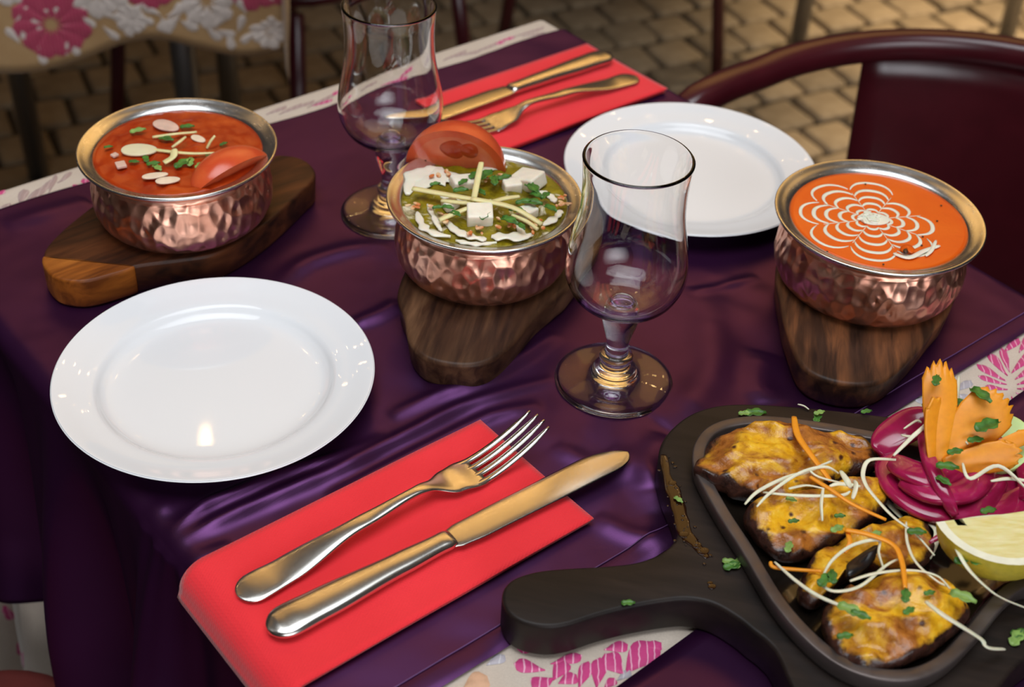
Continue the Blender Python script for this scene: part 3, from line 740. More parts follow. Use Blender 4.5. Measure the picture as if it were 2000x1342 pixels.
# ------------------------------------------------------------------ sizzler board and iron platter
SZ = .0240
sb = [at(x, y, SZ) for x, y in [(981, 1172), (984, 1148), (1005, 1128), (1050, 1114), (1110, 1108), (1180, 1104), (1245, 1096), (1295, 1076), (1320, 1050), (1326, 1018), (1316, 980), (1299, 938), (1287, 896), (1292, 864), (1312, 836), (1343, 811), (1383, 795), (1430, 788), (1500, 789), (1600, 797), (1700, 808)]] \
   + wpts([(.35, .770), (.42, .757), (.468, .742), (.487, .715), (.478, .685), (.44, .648), (.38, .595)]) + [at(2000, 1289, SZ), at(1952, 1342, SZ)] \
   + wpts([(.282, .507), (.255, .487), (.225, .480), (.198, .490), (.182, .515)]) + [at(x, y, SZ) for x, y in [(1520, 1280), (1497, 1251), (1470, 1230), (1440, 1206), (1395, 1180), (1350, 1170), (1305, 1172), (1230, 1185), (1170, 1200), (1110, 1219), (1066, 1224), (1020, 1215), (992, 1196)]]
sboard = slab('sizzler_board', cat_rom(sb, 6, True), .0006, SZ, .0022, BLACKWOOD)
tag(sboard, 'black wooden sizzler board with a paddle handle in the right foreground', 'board')
IZ = .036
io = [at(x, y, IZ) for x, y in [(1352, 897), (1358, 862), (1382, 833), (1428, 816), (1497, 811), (1596, 822), (1709, 842)]] + wpts([(.33, .728), (.39, .716), (.425, .708), (.442, .693), (.436, .672), (.41, .643), (.37, .60)]) \
   + [at(x, y, IZ) for x, y in [(2000, 1149), (1917, 1237), (1857, 1297), (1793, 1326), (1719, 1327), (1645, 1303), (1576, 1252), (1507, 1173), (1448, 1075), (1400, 1000), (1362, 930)]]
IO = cat_rom(io, 6, True)
def platter(out):
    P = [Vector((p.x, p.y, 0)) for p in out]; n = len(P)
    ar = sum(P[i].x * P[(i + 1) % n].y - P[(i + 1) % n].x * P[i].y for i in range(n))
    if ar < 0: P.reverse()
    N = []
    for i in range(n):
        t = (P[(i + 2) % n] - P[i - 2]).normalized(); N.append(Vector((t.y, -t.x, 0)))
    t = empty('iron_platter', (0, 0, 0))
    def rings(name, lay, cap, mat):
        vs, fs = [], []
        for z, off in lay:
            for p, q in zip(P, N): v = p + q * off; vs.append((v.x, v.y, z))
        for i in range(len(lay) - 1):
            for k in range(n): k2 = (k + 1) % n; fs.append((i * n + k, i * n + k2, (i + 1) * n + k2, (i + 1) * n + k))
        if cap: fs.append(tuple(range((len(lay) - 1) * n, len(lay) * n)))
        return mesh(name, vs, fs, mat, t)
    rings('rim', [(SZ + .0005, -.008), (SZ + .0005, -.0015), (SZ + .003, -.0008), (IZ - .0008, 0), (IZ - .0002, -.0004), (IZ, -.0010), (IZ, -.0062), (IZ - .0003, -.0068), (IZ - .0010, -.0072), (.0285, -.0095)], False, IRON)
    rings('cooking_surface', [(.0287, -.0094), (.0272, -.012), (.0270, -.02)], True, IRON_OILY)
    return tag(t, 'rounded triangular black iron platter holding the grilled chicken', 'platter')
platter(IO)

# ------------------------------------------------------------------ food materials
def m_curry(name, a, b, c, scale=60, rough=.22):
    s = NT(name); co = s.coord(); f = s.noise(co, scale, 6, .6, .4); g = s.noise(co, 22, 3)
    s.set(base=s.mix(s.ramp(g, [(.35, (0, 0, 0)), (.7, (1, 1, 1))]), s.ramp(f, [(.25, a), (.7, b)]), s.ramp(f, [(.3, b), (.75, c)])), rough=rough, spec=.35, sss=.05, ssss=.002, sssr=(1, .3, .1))
    s.bump(f, .4, .0018); return s.m
RED_CURRY = m_curry('red_curry', (.26, .014, .003), (.44, .040, .004), (.56, .085, .008))
ORANGE_CURRY = m_curry('orange_curry', (.70, .085, .004), (.76, .115, .006), (.80, .14, .008), 30, .3)
def m_palak():
    s = NT('spinach_curry'); co = s.coord(); f = s.noise(co, 120, 6, .65, .4); g = s.noise(co, 48, 4, .6, 1.2)
    green = s.ramp(f, [(.25, (.070, .060, .002)), (.55, (.25, .19, .004)), (.8, (.42, .31, .012))])
    c = s.mix(s.ramp(g, [(.58, (0, 0, 0)), (.66, (1, 1, 1))]), green, s.ramp(f, [(.3, (.60, .50, .28)), (.7, (.84, .76, .58))]))
    s.set(base=c, rough=.3, spec=.4); s.bump(f, .6, .0025); return s.m
GREEN_CURRY = m_palak()
CREAMY = plain('fresh_cream', (.86, .78, .64), .25, .05, 90, sss=.3, ssss=.003).m
PANEER = plain('white_paneer', (.90, .81, .66), .45, .06, 160, sss=.3, ssss=.004).m
def m_speck():
    s = NT('chilli_dusted_crumb'); f = s.noise(s.coord(), 160, 3); s.set(base=s.ramp(f, [(.4, (.62, .16, .03)), (.6, (.80, .55, .30))]), rough=.6); return s.m
CHILLI = m_speck()
GINGER = plain('ginger_julienne', (.80, .70, .34), .4, .08, 120, sss=.25, ssss=.003).m
ALMOND = plain('almond_flake', (.84, .66, .48), .5, .10, 140).m
GARLIC = plain('pale_garlic_slice', (.78, .70, .46), .4, .06, 90, sss=.2, ssss=.003).m
ONIONBIT = plain('pinkish_onion_bit', (.74, .50, .40), .35, .15, 120, sss=.2, ssss=.003).m
CORIANDER = plain('coriander_green', (.055, .17, .020), .45, .45, 260).m
CORI_PALE = plain('coriander_stalk_green', (.22, .36, .08), .45, .3, 200).m
def m_tomato(name, a, b):
    s = NT(name); s.set(base=s.ramp(s.noise(s.coord(), 45, 3), [(.3, a), (.7, b)]), rough=.22, spec=.5, sss=.2, ssss=.006, sssr=(1, .25, .1)); return s.m
TOM_SKIN = m_tomato('tomato_skin', (.62, .065, .020), (.72, .13, .035)); TOM_FLESH = m_tomato('tomato_flesh', (.60, .085, .030), (.74, .20, .085)); TOM_GEL = m_tomato('tomato_seed_gel', (.32, .018, .005), (.50, .07, .015))
CABBAGE = plain('shredded_cabbage', (.82, .78, .58), .4, .08, 150, sss=.25, ssss=.002).m
CARROT = plain('carrot_orange', (.95, .33, .016), .42, .08, 220, sss=.25, ssss=.004, sssr=(1, .4, .1)).m
def m_onion():
    s = NT('pickled_onion'); f = s.noise(s.coord((1, 1, 6)), 45, 4); s.set(base=s.ramp(f, [(.25, (.24, .004, .035)), (.6, (.42, .012, .085)), (.85, (.55, .06, .19))]), rough=.16, spec=.6, sss=.2, ssss=.004, coat=.3); return s.m
ONION = m_onion()
LEM_FLESH = NT('lemon_flesh')
_f = LEM_FLESH.noise(LEM_FLESH.coord((1, 5, 1)), 70, 4)
LEM_FLESH.set(base=LEM_FLESH.ramp(_f, [(.3, (.74, .62, .22)), (.7, (.86, .80, .46))]), rough=.18, sss=.3, ssss=.005); LEM_FLESH.bump(_f, .3, .001); LEM_FLESH = LEM_FLESH.m
LEM_PITH = plain('lemon_pith', (.88, .85, .66), .5, .05).m; LEM_SKIN = plain('lemon_peel', (.74, .60, .06), .35, .1, 300).m
CUKE_SKIN = plain('cucumber_peel', (.07, .20, .02), .35).m; CUKE = plain('cucumber_flesh', (.55, .72, .26), .3, .08, 90, sss=.3, ssss=.004).m
SAUCE = NT('brown_sauce_drip').set(base=(.020, .006, .002), rough=.08, spec=.5).m
CHARCHUNK = plain('dark_spice_chunk', (.05, .018, .008), .35, .4, 200).m
def m_chicken(name, seed):
    s = NT(name); tc = s.n('ShaderNodeTexCoord'); mp = s.n('ShaderNodeMapping'); mp.inputs['Location'].default_value = (seed * 3.1, seed * 1.7, 0); s.l(tc.outputs['Object'], mp.inputs['Vector']); co = mp.outputs['Vector']
    at_ = s.n('ShaderNodeAttribute'); at_.attribute_name = 'edge'
    big = s.noise(co, 42, 4, .55, .8); fine = s.noise(co, 210, 4, .6)
    yel = s.ramp(fine, [(.25, (.62, .26, .008)), (.5, (.84, .44, .012)), (.8, (.92, .60, .05))])
    brn = s.ramp(fine, [(.3, (.22, .060, .008)), (.7, (.52, .18, .025))])
    c = s.mix(s.ramp(big, [(.42, (0, 0, 0)), (.58, (1, 1, 1))]), yel, brn)
    ch = s.math('ADD', s.math('MULTIPLY', at_.outputs['Fac'], .62), s.math('MULTIPLY', s.noise(co, 80, 4, .6, .4), .62))
    c = s.mix(s.ramp(ch, [(.60, (0, 0, 0)), (.74, (1, 1, 1))]), c, s.ramp(fine, [(.3, (.018, .008, .006)), (.7, (.075, .025, .015))]))
    vo = s.n('ShaderNodeTexVoronoi'); vo.inputs['Scale'].default_value = 95; s.l(co, vo.inputs['Vector'])
    c = s.mix(s.ramp(s.math('ADD', vo.outputs['Distance'], s.math('MULTIPLY', fine, .22)), [(.20, (1, 1, 1)), (.30, (0, 0, 0))]), c, (.07, .018, .008))
    s.set(base=c, rough=s.ramp(fine, [(.3, (.22,) * 3), (.7, (.40,) * 3)]), spec=.5, sss=.05, ssss=.003)
    n1 = s.bump(big, .4, .0025); s.bump(fine, .5, .0012, n1); return s.m

# ------------------------------------------------------------------ small food shapes
def disc_surface(name, cx, cy, r, z, mat, amp=.0006, fr=90, dome=.0012):
    vs, fs = [(0, 0, z + dome)], []; nr, n = 22, 72
    for i in range(1, nr + 1):
        q = i / nr
        for k in range(n):
            a = 2 * math.pi * k / n; x, y = r * q * math.cos(a), r * q * math.sin(a)
            vs.append((x, y, z + dome * (1 - q * q) + amp * noise.noise((x * fr, y * fr, z * 50)) * (1 if q < .97 else 0)))
    for k in range(n): fs.append((0, 1 + k, 1 + (k + 1) % n))
    for i in range(nr - 1):
        for k in range(n): fs.append((1 + i * n + k, 1 + (i + 1) * n + k, 1 + (i + 1) * n + (k + 1) % n, 1 + i * n + (k + 1) % n))
    b = len(vs)   # body below the surface down to the bowl floor
    for i, (q, zz) in enumerate(((.97, z - .012), (.95, .010), (.6, .0065))):
        for k in range(n): a = 2 * math.pi * k / n; vs.append((r * q * math.cos(a), r * q * math.sin(a), zz))
        src = 1 + (nr - 1) * n if i == 0 else b + (i - 1) * n
        for k in range(n): fs.append((src + k, b + i * n + k, b + i * n + (k + 1) % n, src + (k + 1) % n))
    fs.append(tuple(range(b + 2 * n, b + 3 * n)))
    o = mesh(name, vs, fs, mat); o.location = (cx * K, cy * K, BZ); return o
ZC = BZ + .0500
def strand(name, px, wpx, mat, parent=None, th=.0006, twist=0.0, taper=.35, z=None):
    """a cut shred through points (x, y, height)"""
    P = [at(a, b, c if z is None else z + c) for a, b, c in px]; k = (P[0] - Vector((0, 0, CAM_H))).length / FPX
    Q = cat_rom(P, 6); hw = wpx * k * .5
    return loft(name, Q, lambda t: (hw * (1 - taper * abs(2 * t - 1) ** 3), max(th, hw * .28)), mat, parent, n=8, roll=(lambda t: twist * t))
def leaf(name, x, y, z, L, ang, mat, parent=None, curl=.3, wide=.5, tilt=0.0):
    """small lobed herb leaf lying near height z"""
    c = at(x, y, z); vs, fs = [], []; n, m = 7, 5
    for i in range(n):
        t = i / (n - 1); wd = L * wide * .5 * math.sin(math.pi * min(.97, t * .9 + .1)) ** .6 * (1 + .30 * math.sin(t * 13))
        for j in range(m):
            s = j / (m - 1) * 2 - 1
            X, Y = (t - .5) * L, s * wd
            vs.append(c + Vector((X * math.cos(ang) - Y * math.sin(ang), X * math.sin(ang) + Y * math.cos(ang), curl * L * (.6 * s * s * .5 + .4 * math.sin(t * 2.6) * .5) + tilt * X + .0004)))
    for i in range(n - 1):
        for j in range(m - 1): fs.append((i * m + j, i * m + j + 1, (i + 1) * m + j + 1, (i + 1) * m + j))
    return sheet(name, vs, fs, mat, parent, .0004, 0)
def flake(name, x, y, z, a, b, ang, mat, parent=None, th=.0012, tilt=(0, 0)):
    """flat oval slice"""
    o = slab(name, [Vector((a * math.cos(q) * (1 + .12 * math.cos(q)), b * math.sin(q), 0)) for q in lin(0, 2 * math.pi, 24)[:-1]], 0, th, th * .4, mat, parent)
    o.data.transform(Matrix.Translation(at(x, y, z)) @ Matrix.Rotation(ang, 4, 'Z') @ Matrix.Rotation(tilt[0], 4, 'X') @ Matrix.Rotation(tilt[1], 4, 'Y')); return o
def wedge(name, c, basis, a, b, half, skin, flesh, gel=None, rind=.10, label_parts=('skin', 'cut_face')):
    """segment of a round fruit: long axis a along basis x, radius b, opening angle 2*half about basis -z (cut faces meet at the core line)"""
    t = empty(name, c); B = Matrix(basis).transposed()
    def pt(th, ph, k=1.0): return B @ Vector((a * math.sin(ph), k * b * math.cos(ph) * math.sin(th), k * b * math.cos(ph) * math.cos(th)))
    n, m = 20, 14; vs, fs = [], []
    for i in range(n + 1):
        ph = -math.pi / 2 * .999 + math.pi * .999 * i / n
        for j in range(m + 1): vs.append(pt(-half + 2 * half * j / m, ph))
    for i in range(n):
        for j in range(m): fs.append((i * (m + 1) + j, i * (m + 1) + j + 1, (i + 1) * (m + 1) + j + 1, (i + 1) * (m + 1) + j))
    mesh(label_parts[0], vs, fs, skin, t)
    for sg in (-1, 1):
        rings = [(1.0, 0), (1 - rind, .0002), (1 - rind * 1.15, 0), (.6, 0), (.3, 0), (.02, 0)]
        vs, fs = [], []
        for k, up in rings:
            for i in range(n + 1):
                ph = -math.pi / 2 * .999 + math.pi * .999 * i / n
                v = Vector((a * (k if k > .5 else .5 + k * .5) * math.sin(ph), 0, k * b * math.cos(ph)))
                vs.append(B @ Vector((v.x, math.sin(sg * half) * v.z, math.cos(half) * v.z)))
        for r_ in range(len(rings) - 1):
            for i in range(n): fs.append((r_ * (n + 1) + i, r_ * (n + 1) + i + 1, (r_ + 1) * (n + 1) + i + 1, (r_ + 1) * (n + 1) + i))
        o = mesh(label_parts[1], vs, fs, flesh, t)
        if gel:
            o.data.materials.append(gel)
            for p in o.data.polygons:
                if p.index < n: p.material_index = 1
    return t

# ------------------------------------------------------------------ bowl of red curry
ZL = .0486
cur = disc_surface('red_curry', B1[0], B1[1], B1[2] * K * .838, ZL, RED_CURRY, .0018, 170); tag(cur, 'oily red curry filling the left copper bowl', 'curry')
def basis(xa, za):
    x = Vector(xa).normalized(); z = Vector(za); z = (z - x * z.dot(x)).normalized(); y = z.cross(x); return (x, y, z)
p, q = at(372, 366, ZC), at(498, 306, ZC)
t = wedge('tomato_wedge', (p + q) / 2 + Vector((.004, .004, -.0075)), basis(q - p, (-.42, -.30, .85)), (q - p).length * .58, .0205, .75, TOM_SKIN, TOM_FLESH, TOM_FLESH)
tag(t, 'glossy tomato wedge skin up in the red curry', 'tomato')
tag(flake('garlic_slice', 268, 295, ZC + .001, .0120, .0075, .1, GARLIC, None, .0016), 'large pale oval slice lying on the red curry', 'garlic slice')
for x, y, a, b, g, lab in [(322, 246, .0105, .0062, -.5, 'pinkish onion flake at the back of the red curry'), (386, 272, .0062, .0034, -.6, 'small oval almond flake behind the tomato in the red curry'), (300, 345, .0085, .0034, .35, 'long almond flake at the front of the red curry'), (325, 354, .0080, .0040, .3, 'broader almond flake beside the long one in the red curry')]:
    tag(flake('almond_flake', x, y, ZC + .0006, a, b, g, ALMOND if 'almond' in lab else ONIONBIT), lab, 'almond' if 'almond' in lab else 'onion', 'almond and onion flakes on the red curry')
tag(box('onion_piece', at(236, 322, ZC + .0012), (.0065, .0072, .002), ONIONBIT, None, Matrix.Rotation(.5, 3, 'Z'), .0006), 'square pale onion piece on the left of the red curry', 'onion')
tag(box('onion_piece', at(224, 303, ZC + .001), (.0045, .004, .0018), ONIONBIT, None, Matrix.Rotation(.9, 3, 'Z'), .0006), 'tiny onion piece near the rim of the red curry', 'onion')
for pts, wd, lab in [([(285, 290, .001), (330, 296, .003), (380, 300, .003), (440, 298, .002)], 9, 'long ginger stick lying across the red curry to the tomato'),
                     ([(298, 268, .001), (340, 262, .003), (384, 258, .002)], 8, 'upper ginger stick at the back of the red curry'),
                     ([(336, 288, .002), (352, 276, .005), (362, 268, .004)], 7, 'short bent ginger sliver in the middle of the red curry'),
                     ([(404, 290, .001), (412, 275, .006), (420, 265, .009)], 7, 'ginger sliver standing up on the right of the red curry'),
                     ([(320, 318, .002), (338, 306, .004), (340, 292, .006)], 16, 'wide twisted ginger shaving in the middle of the red curry')]:
    tag(strand('ginger_stick', pts, wd, GINGER, None, .0008, .4, .3, ZC), lab, 'ginger', 'ginger sticks on the red curry')
for i, (x, y, L, a) in enumerate([(270, 258, .011, .5), (325, 274, .011, -.3), (357, 322, .013, 1.0), (372, 318, .010, 1.7), (300, 322, .009, .3), (285, 312, .008, 2.0), (308, 330, .009, -.8), (366, 250, .010, .2), (262, 318, .007, 0), (390, 325, .008, 1.2), (212, 289, .006, .3), (437, 283, .006, .8), (410, 305, .006, .1)]):
    tag(leaf('coriander_leaf', x, y, ZC + .0008, L, a, CORIANDER if i % 3 else CORI_PALE), 'chopped coriander leaf ' + ('at the back' if y < 280 else 'near the left rim' if x < 270 else 'beside the tomato wedge' if x > 345 else 'between the pale slice and the almonds') + ' of the red curry', 'coriander', 'coriander on the red curry')

# ------------------------------------------------------------------ bowl of spinach curry with paneer
cur = disc_surface('spinach_curry', B2[0], B2[1], B2[2] * K * .842, ZL, GREEN_CURRY, .0026, 130, .003); tag(cur, 'coarse green spinach curry filling the middle copper bowl', 'curry')
ZG = BZ + .0515
for pts, wd in [([(800, 365, 0), (830, 352, .001), (870, 345, .001), (900, 352, .001)], 34), ([(796, 380, 0), (806, 350, .001), (835, 335, .001), (865, 330, 0)], 26), ([(815, 415, 0), (825, 440, .001), (845, 455, .001), (880, 462, .0)], 12), ([(870, 430, 0), (890, 450, .001), (920, 462, .001), (950, 468, 0)], 13), ([(960, 462, .0), (985, 462, .001), (1020, 462, .001), (1040, 458, 0)], 18),
                ([(1060, 440, .0), (1085, 425, .001), (1095, 412, 0)], 14), ([(835, 400, 0), (850, 430, .001), (862, 452, 0)], 8), ([(930, 345, 0), (950, 330, .001), (990, 326, 0)], 12), ([(860, 385, 0), (900, 395, .001), (930, 400, 0)], 12), ([(1010, 440, 0), (1020, 455, .001), (1022, 468, 0)], 10), ([(1040, 375, 0), (1070, 380, .001), (1085, 395, 0)], 13), ([(890, 470, -.001), (930, 477, -.001), (970, 474, -.001)], 8)]:
    Pc = [at(a, b, ZG - .0008 + c) for a, b, c in pts]; kk = Pc[0].length and (Pc[0] - Vector((0, 0, CAM_H))).length / FPX; sd = random.uniform(0, 50)
    loft('cream_drizzle', cat_rom(Pc, 8), lambda t: (wd * kk * .72 * max(.15, math.sin(math.pi * min(.97, max(.03, t))) ** .4 * (1 + .9 * noise.noise((t * 7 + sd, sd, 0)))), .0009), CREAMY, cur, n=10)
for m_ in [o for o in cur.children]: m_.data.transform(Matrix.Translation(-cur.location))
cubes = [((1032, 352), .0200, .015, .010, -.65, 'largest paneer cube at the back right of the spinach curry', (.1, -.25)), ((1000, 365), .012, .010, .009, .3, 'small paneer cube beside the largest one in the spinach curry', (0, 0)), ((937, 422), .0165, .014, .012, .1, 'paneer cube at the front of the spinach curry', (.2, 0)),
         ((905, 358), .0160, .012, .008, .4, 'paneer piece below the tomato in the spinach curry', (0, .1)), ((1030, 415), .012, .010, .007, .8, 'paneer piece under coriander on the right of the spinach curry', (0, 0)), ((880, 400), .010, .009, .006, .5, 'crumbled paneer piece on the left of the spinach curry', (0, 0))]
for (x, y), a, b, c, g, lab, tl in cubes:
    tag(box('paneer_cube', at(x, y, ZG + c * .22), (a, b, c), PANEER, None, Matrix.Rotation(g, 3, 'Z') @ Matrix.Rotation(tl[0], 3, 'X') @ Matrix.Rotation(tl[1], 3, 'Y'), .0016), lab, 'paneer', 'paneer in the spinach curry')
for pts, wd, lab in [([(806, 368, .006), (860, 378, .007), (930, 390, .008)], 15, 'ginger stick at the left of the spinach curry star'), ([(920, 388, .009), (1000, 405, .008), (1058, 438, .004)], 14, 'ginger stick pointing to the lower right in the spinach curry'),
                     ([(925, 392, .008), (933, 350, .012), (940, 318, .016)], 13, 'ginger stick standing up against the tomato'), ([(858, 430, .004), (905, 410, .006), (960, 392, .009)], 12, 'ginger stick pointing to the lower left in the spinach curry'),
                     ([(945, 400, .008), (985, 388, .008), (1014, 384, .007)], 12, 'short ginger stick pointing right in the spinach curry'), ([(862, 392, .004), (900, 396, .006), (925, 398, .007)], 11, 'short ginger stick below the left one in the spinach curry'), ([(1000, 420, .004), (1028, 432, .004), (1050, 448, .003)], 9, 'thin ginger sliver at the front right of the spinach curry')]:
    tag(strand('ginger_stick', pts, wd, GINGER, None, .001, .2, .15, ZG), lab, 'ginger', 'ginger sticks on the spinach curry')
for i, (x, y, L, a) in enumerate([(950, 345, .013, .9), (965, 355, .011, 1.7), (1040, 372, .014, -1.0), (1048, 385, .010, -.6), (948, 420, .013, 1.3), (962, 402, .010, .7), (1040, 400, .013, -.2), (1022, 398, .010, .3), (995, 435, .013, -.6), (900, 375, .010, .2), (905, 358, .008, .9), (875, 408, .008, -.3), (855, 408, .007, .2), (1018, 445, .008, -1), (940, 378, .008, -.9), (1075, 410, .010, -.7), (850, 362, .007, .4), (985, 350, .010, .5), (1010, 415, .011, -.3), (925, 345, .009, 1.1), (1065, 385, .009, .9), (890, 420, .008, -.7)]):
    tag(leaf('coriander_leaf', x, y, ZG + .005, L, a, CORIANDER, None, .4), 'chopped coriander leaf ' + ('below the tomato wedge' if y < 380 and x < 980 else 'on the largest paneer cube' if y < 390 else 'on the left side' if x < 920 else 'on the front paneer cube' if x < 980 else 'on the front right') + ' of the spinach curry', 'coriander', 'coriander on the spinach curry')
for i in range(60):
    x, y = random.choice([(940, 448), (1045, 438), (855, 345), (960, 350), (905, 345), (810, 400), (1000, 435), (860, 425), (1090, 395)]); x += random.gauss(0, 14); y += random.gauss(0, 7)
    sp = flake('chilli_crumb', x, y, ZG + .001 + random.uniform(0, .002), random.uniform(.001, .0028), random.uniform(.0008, .0018), random.uniform(0, 3), CHILLI, cur, .0012); sp.data.transform(Matrix.Translation(-cur.location))
p, q = at(796, 290, BZ + .060), at(985, 318, BZ + .058)
t = wedge('tomato_wedge', (p + q) / 2 + Vector((.000, .002, -.012)), basis(q - p, (.02, .42, .90)), (q - p).length * .52, .0330, .60, TOM_SKIN, TOM_FLESH, TOM_SKIN, .16)
tag(t, 'big tomato wedge leaning cut side forward at the back of the spinach curry', 'tomato')
g = [(.30, .3, .0055), (.62, .35, .0052)]
Bm = Matrix(basis(q - p, (.02, .42, .90))).transposed(); H_ = .60
for fx_, fz_, rr in [(-.10, .52, 1.0), (.30, .55, .8)]:
    aa = (q - p).length * .52; vs, fs = [], []; n = 20
    ctr = Vector((aa * fx_ * .8, -math.sin(H_) * .0330 * fz_, math.cos(H_) * .0330 * fz_)); nrm = Vector((0, -math.cos(H_), -math.sin(H_))); ev = Vector((0, -math.sin(H_), math.cos(H_)))
    for rI, (k, hgt) in enumerate(((1, .0001), (.8, .0007), (.4, .0011))):
        for i in range(n):
            a_ = 2 * math.pi * i / n; vs.append(Bm @ (ctr + Vector((1, 0, 0)) * (.0085 * rr * k * math.cos(a_)) + ev * (.0075 * rr * k * math.sin(a_) * (1 + .25 * math.cos(a_))) + nrm * hgt))
    for r_ in range(2):
        for i in range(n): fs.append((r_ * n + i, r_ * n + (i + 1) % n, (r_ + 1) * n + (i + 1) % n, (r_ + 1) * n + i))
    fs.append(tuple(range(2 * n, 3 * n)))
    mesh('seed_gel', vs, fs, TOM_GEL, t)

# ------------------------------------------------------------------ bowl of orange curry with cream swirls
cur = disc_surface('orange_curry', B3[0], B3[1], B3[2] * K * .838, ZL, ORANGE_CURRY, .0002, 60, .0008); tag(cur, 'smooth orange curry with a cream web in the right copper bowl', 'curry')
cc = at(1704, 428, ZC - .0002); NS = 8
def zsurf(x, y):
    r_ = math.hypot(x - B3[0] * K, y - B3[1] * K) / (B3[2] * K * .838); return BZ + ZL + .0008 * (1 - r_ * r_) + .0001
for ri, (rad, wid) in enumerate([(.0125, .0012), (.0205, .0014), (.0295, .0014), (.0385, .0015), (.0480, .0012)]):
    for k in range(NS):
        if ri == 4 and k in (0, 7): continue
        if ri == 3 and k in (0,): continue
        a0, a1 = 2 * math.pi * (k + .02) / NS + .25, 2 * math.pi * (k + .98) / NS + .25; P = []
        for i in range(15):
            f = i / 14; a = a0 + (a1 - a0) * f
            bul = rad * (1.0 - .20 * (abs(2 * f - 1) ** 2.6)) * (1 + .03 * math.sin(k * 2.3 + ri))
            x, y = cc.x + bul * math.cos(a), cc.y + bul * math.sin(a) * .96
            dx, dy = x - B3[0] * K, y - B3[1] * K; dd = math.hypot(dx, dy); lim = B3[2] * K * .80
            if dd > lim: x, y = B3[0] * K + dx * lim / dd, B3[1] * K + dy * lim / dd
            P.append(Vector((x, y, zsurf(x, y))) - cur.location)
        loft('cream_swirl', P, lambda t: (wid * (.25 + .75 * math.sin(math.pi * t) ** .6), .00035), CREAMY, cur, n=8)
for k in range(NS):       # hairline drags between the scallops
    a = 2 * math.pi * k / NS + .25
    P = [Vector((cc.x + r_ * math.cos(a), cc.y + r_ * math.sin(a) * .96, 0)) for r_ in lin(.010, .034, 6)]
    P = [Vector((p.x, p.y, zsurf(p.x, p.y))) - cur.location for p in P]
    loft('cream_drag', P, lambda t: (.0003, .00025), ALMOND, cur, n=6)
bl = [cc + Vector((random.gauss(0, .0038), random.gauss(0, .0030), .0004)) for _ in range(34)]
for i, b in enumerate(bl):
    o = flake('grated_paneer', 0, 0, 0, random.uniform(.0012, .0030), random.uniform(.0007, .0013), 0, PANEER, cur, .0012)
    o.data.transform(Matrix.Translation(-at(0, 0, 0))); o.data.transform(Matrix.Translation(b - cur.location) @ Matrix.Rotation(random.uniform(0, 3), 4, 'Z') @ Matrix.Rotation(random.uniform(-.5, .5), 4, 'X'))
o = flake('cream_pool', 0, 0, 0, .0100, .0072, 0, CREAMY, cur, .0009); o.data.transform(Matrix.Translation(cc - cur.location - at(0, 0, 0) + Vector((0, 0, -.0003))))
for pts, wd, mt, nm in [([(1745, 495, .0002), (1775, 503, .0006), (1805, 490, .0006), (1835, 480, .0002)], 11, CREAMY, 'cream_swirl'), ([(1808, 500, .0002), (1820, 488, .0008), (1828, 470, .0002)], 8, CREAMY, 'cream_swirl'), ([(1762, 492, .0005), (1772, 484, .0030), (1784, 492, .0015)], 22, ORANGE_CURRY, 'curry_lump')]:
    o = strand(nm, pts, wd, mt, cur, .0005, 0, .5, ZC - .0004); o.data.transform(Matrix.Translation(-cur.location))
o = flake('spice_chunk', 1768, 494, ZC + .0008, .0024, .0017, 1.2, CHARCHUNK, cur, .0022); o.data.transform(Matrix.Translation(-cur.location))
for x, y in [(1838, 402), (1802, 463), (1830, 432), (1615, 492), (1725, 517), (1690, 360), (1800, 480)]:
    o = flake('spice_speck', x, y, ZC - .0006, .0007, .0006, 0, CHARCHUNK, cur, .0006); o.data.transform(Matrix.Translation(-cur.location))

# ------------------------------------------------------------------ grilled chicken on the platter
def lump(name, px, zb, h, seed, label, squash=1.0):
    out = cat_rom([at(x, y, z_) for x, y, z_ in px], 7, True); n = len(out)
    c = sum(out, Vector()) / n; m = 18; vs, fs = [], []; E_ = []
    rows = [(.80, -1.0), (.93, -.75), (1.0, -.35)] + [(math.cos(math.radians(a)) ** .75, math.sin(math.radians(a))) for a in lin(0, 84, m)]
    for s, hz in rows:
        for p in out:
            d = p - c; v = c + d * s; zmid = zb + h * .42
            z = zmid + (h * .58 * hz if hz > 0 else h * .42 * hz)
            k = noise.noise((v.x * 50 + seed, v.y * 50, 1.3)) * .30 + (.2 - abs(noise.noise((v.x * 45, v.y * 75 + seed, hz * .4)))) * .50 + noise.noise((v.x * 170, v.y * 170, seed)) * .07
            z += h * k * (1 if hz > -.3 else .1); z = max(z, zb)
            j = 1 + .05 * noise.noise((d.x * 120, d.y * 120, seed + hz))
            vs.append(Vector((c.x + d.x * s * j, c.y + d.y * s * j, z))); E_.append(max(0, min(1, 1.15 - 1.25 * max(hz, 0) if hz > -.2 else 1.15)))
    R_ = len(rows)
    for i in range(R_ - 1):
        for k in range(n): k2 = (k + 1) % n; fs.append((i * n + k, i * n + k2, (i + 1) * n + k2, (i + 1) * n + k))
    fs.append(tuple(range(n))); top = len(vs); vs.append(Vector((c.x, c.y, zb + h * (1 + .3 * noise.noise((c.x * 60 + seed, c.y * 60, 1.3)))))); E_.append(0)
    for k in range(n): fs.append(((R_ - 1) * n + k, (R_ - 1) * n + (k + 1) % n, top))
    o = mesh(name, vs, fs, m_chicken('grilled_chicken_' + str(seed), seed))
    at2 = o.data.attributes.new('edge', 'FLOAT', 'POINT'); at2.data.foreach_set('value', E_)
    return tag(o, label, 'chicken')
zz = lambda l, z: [(x, y, z) for x, y in l]
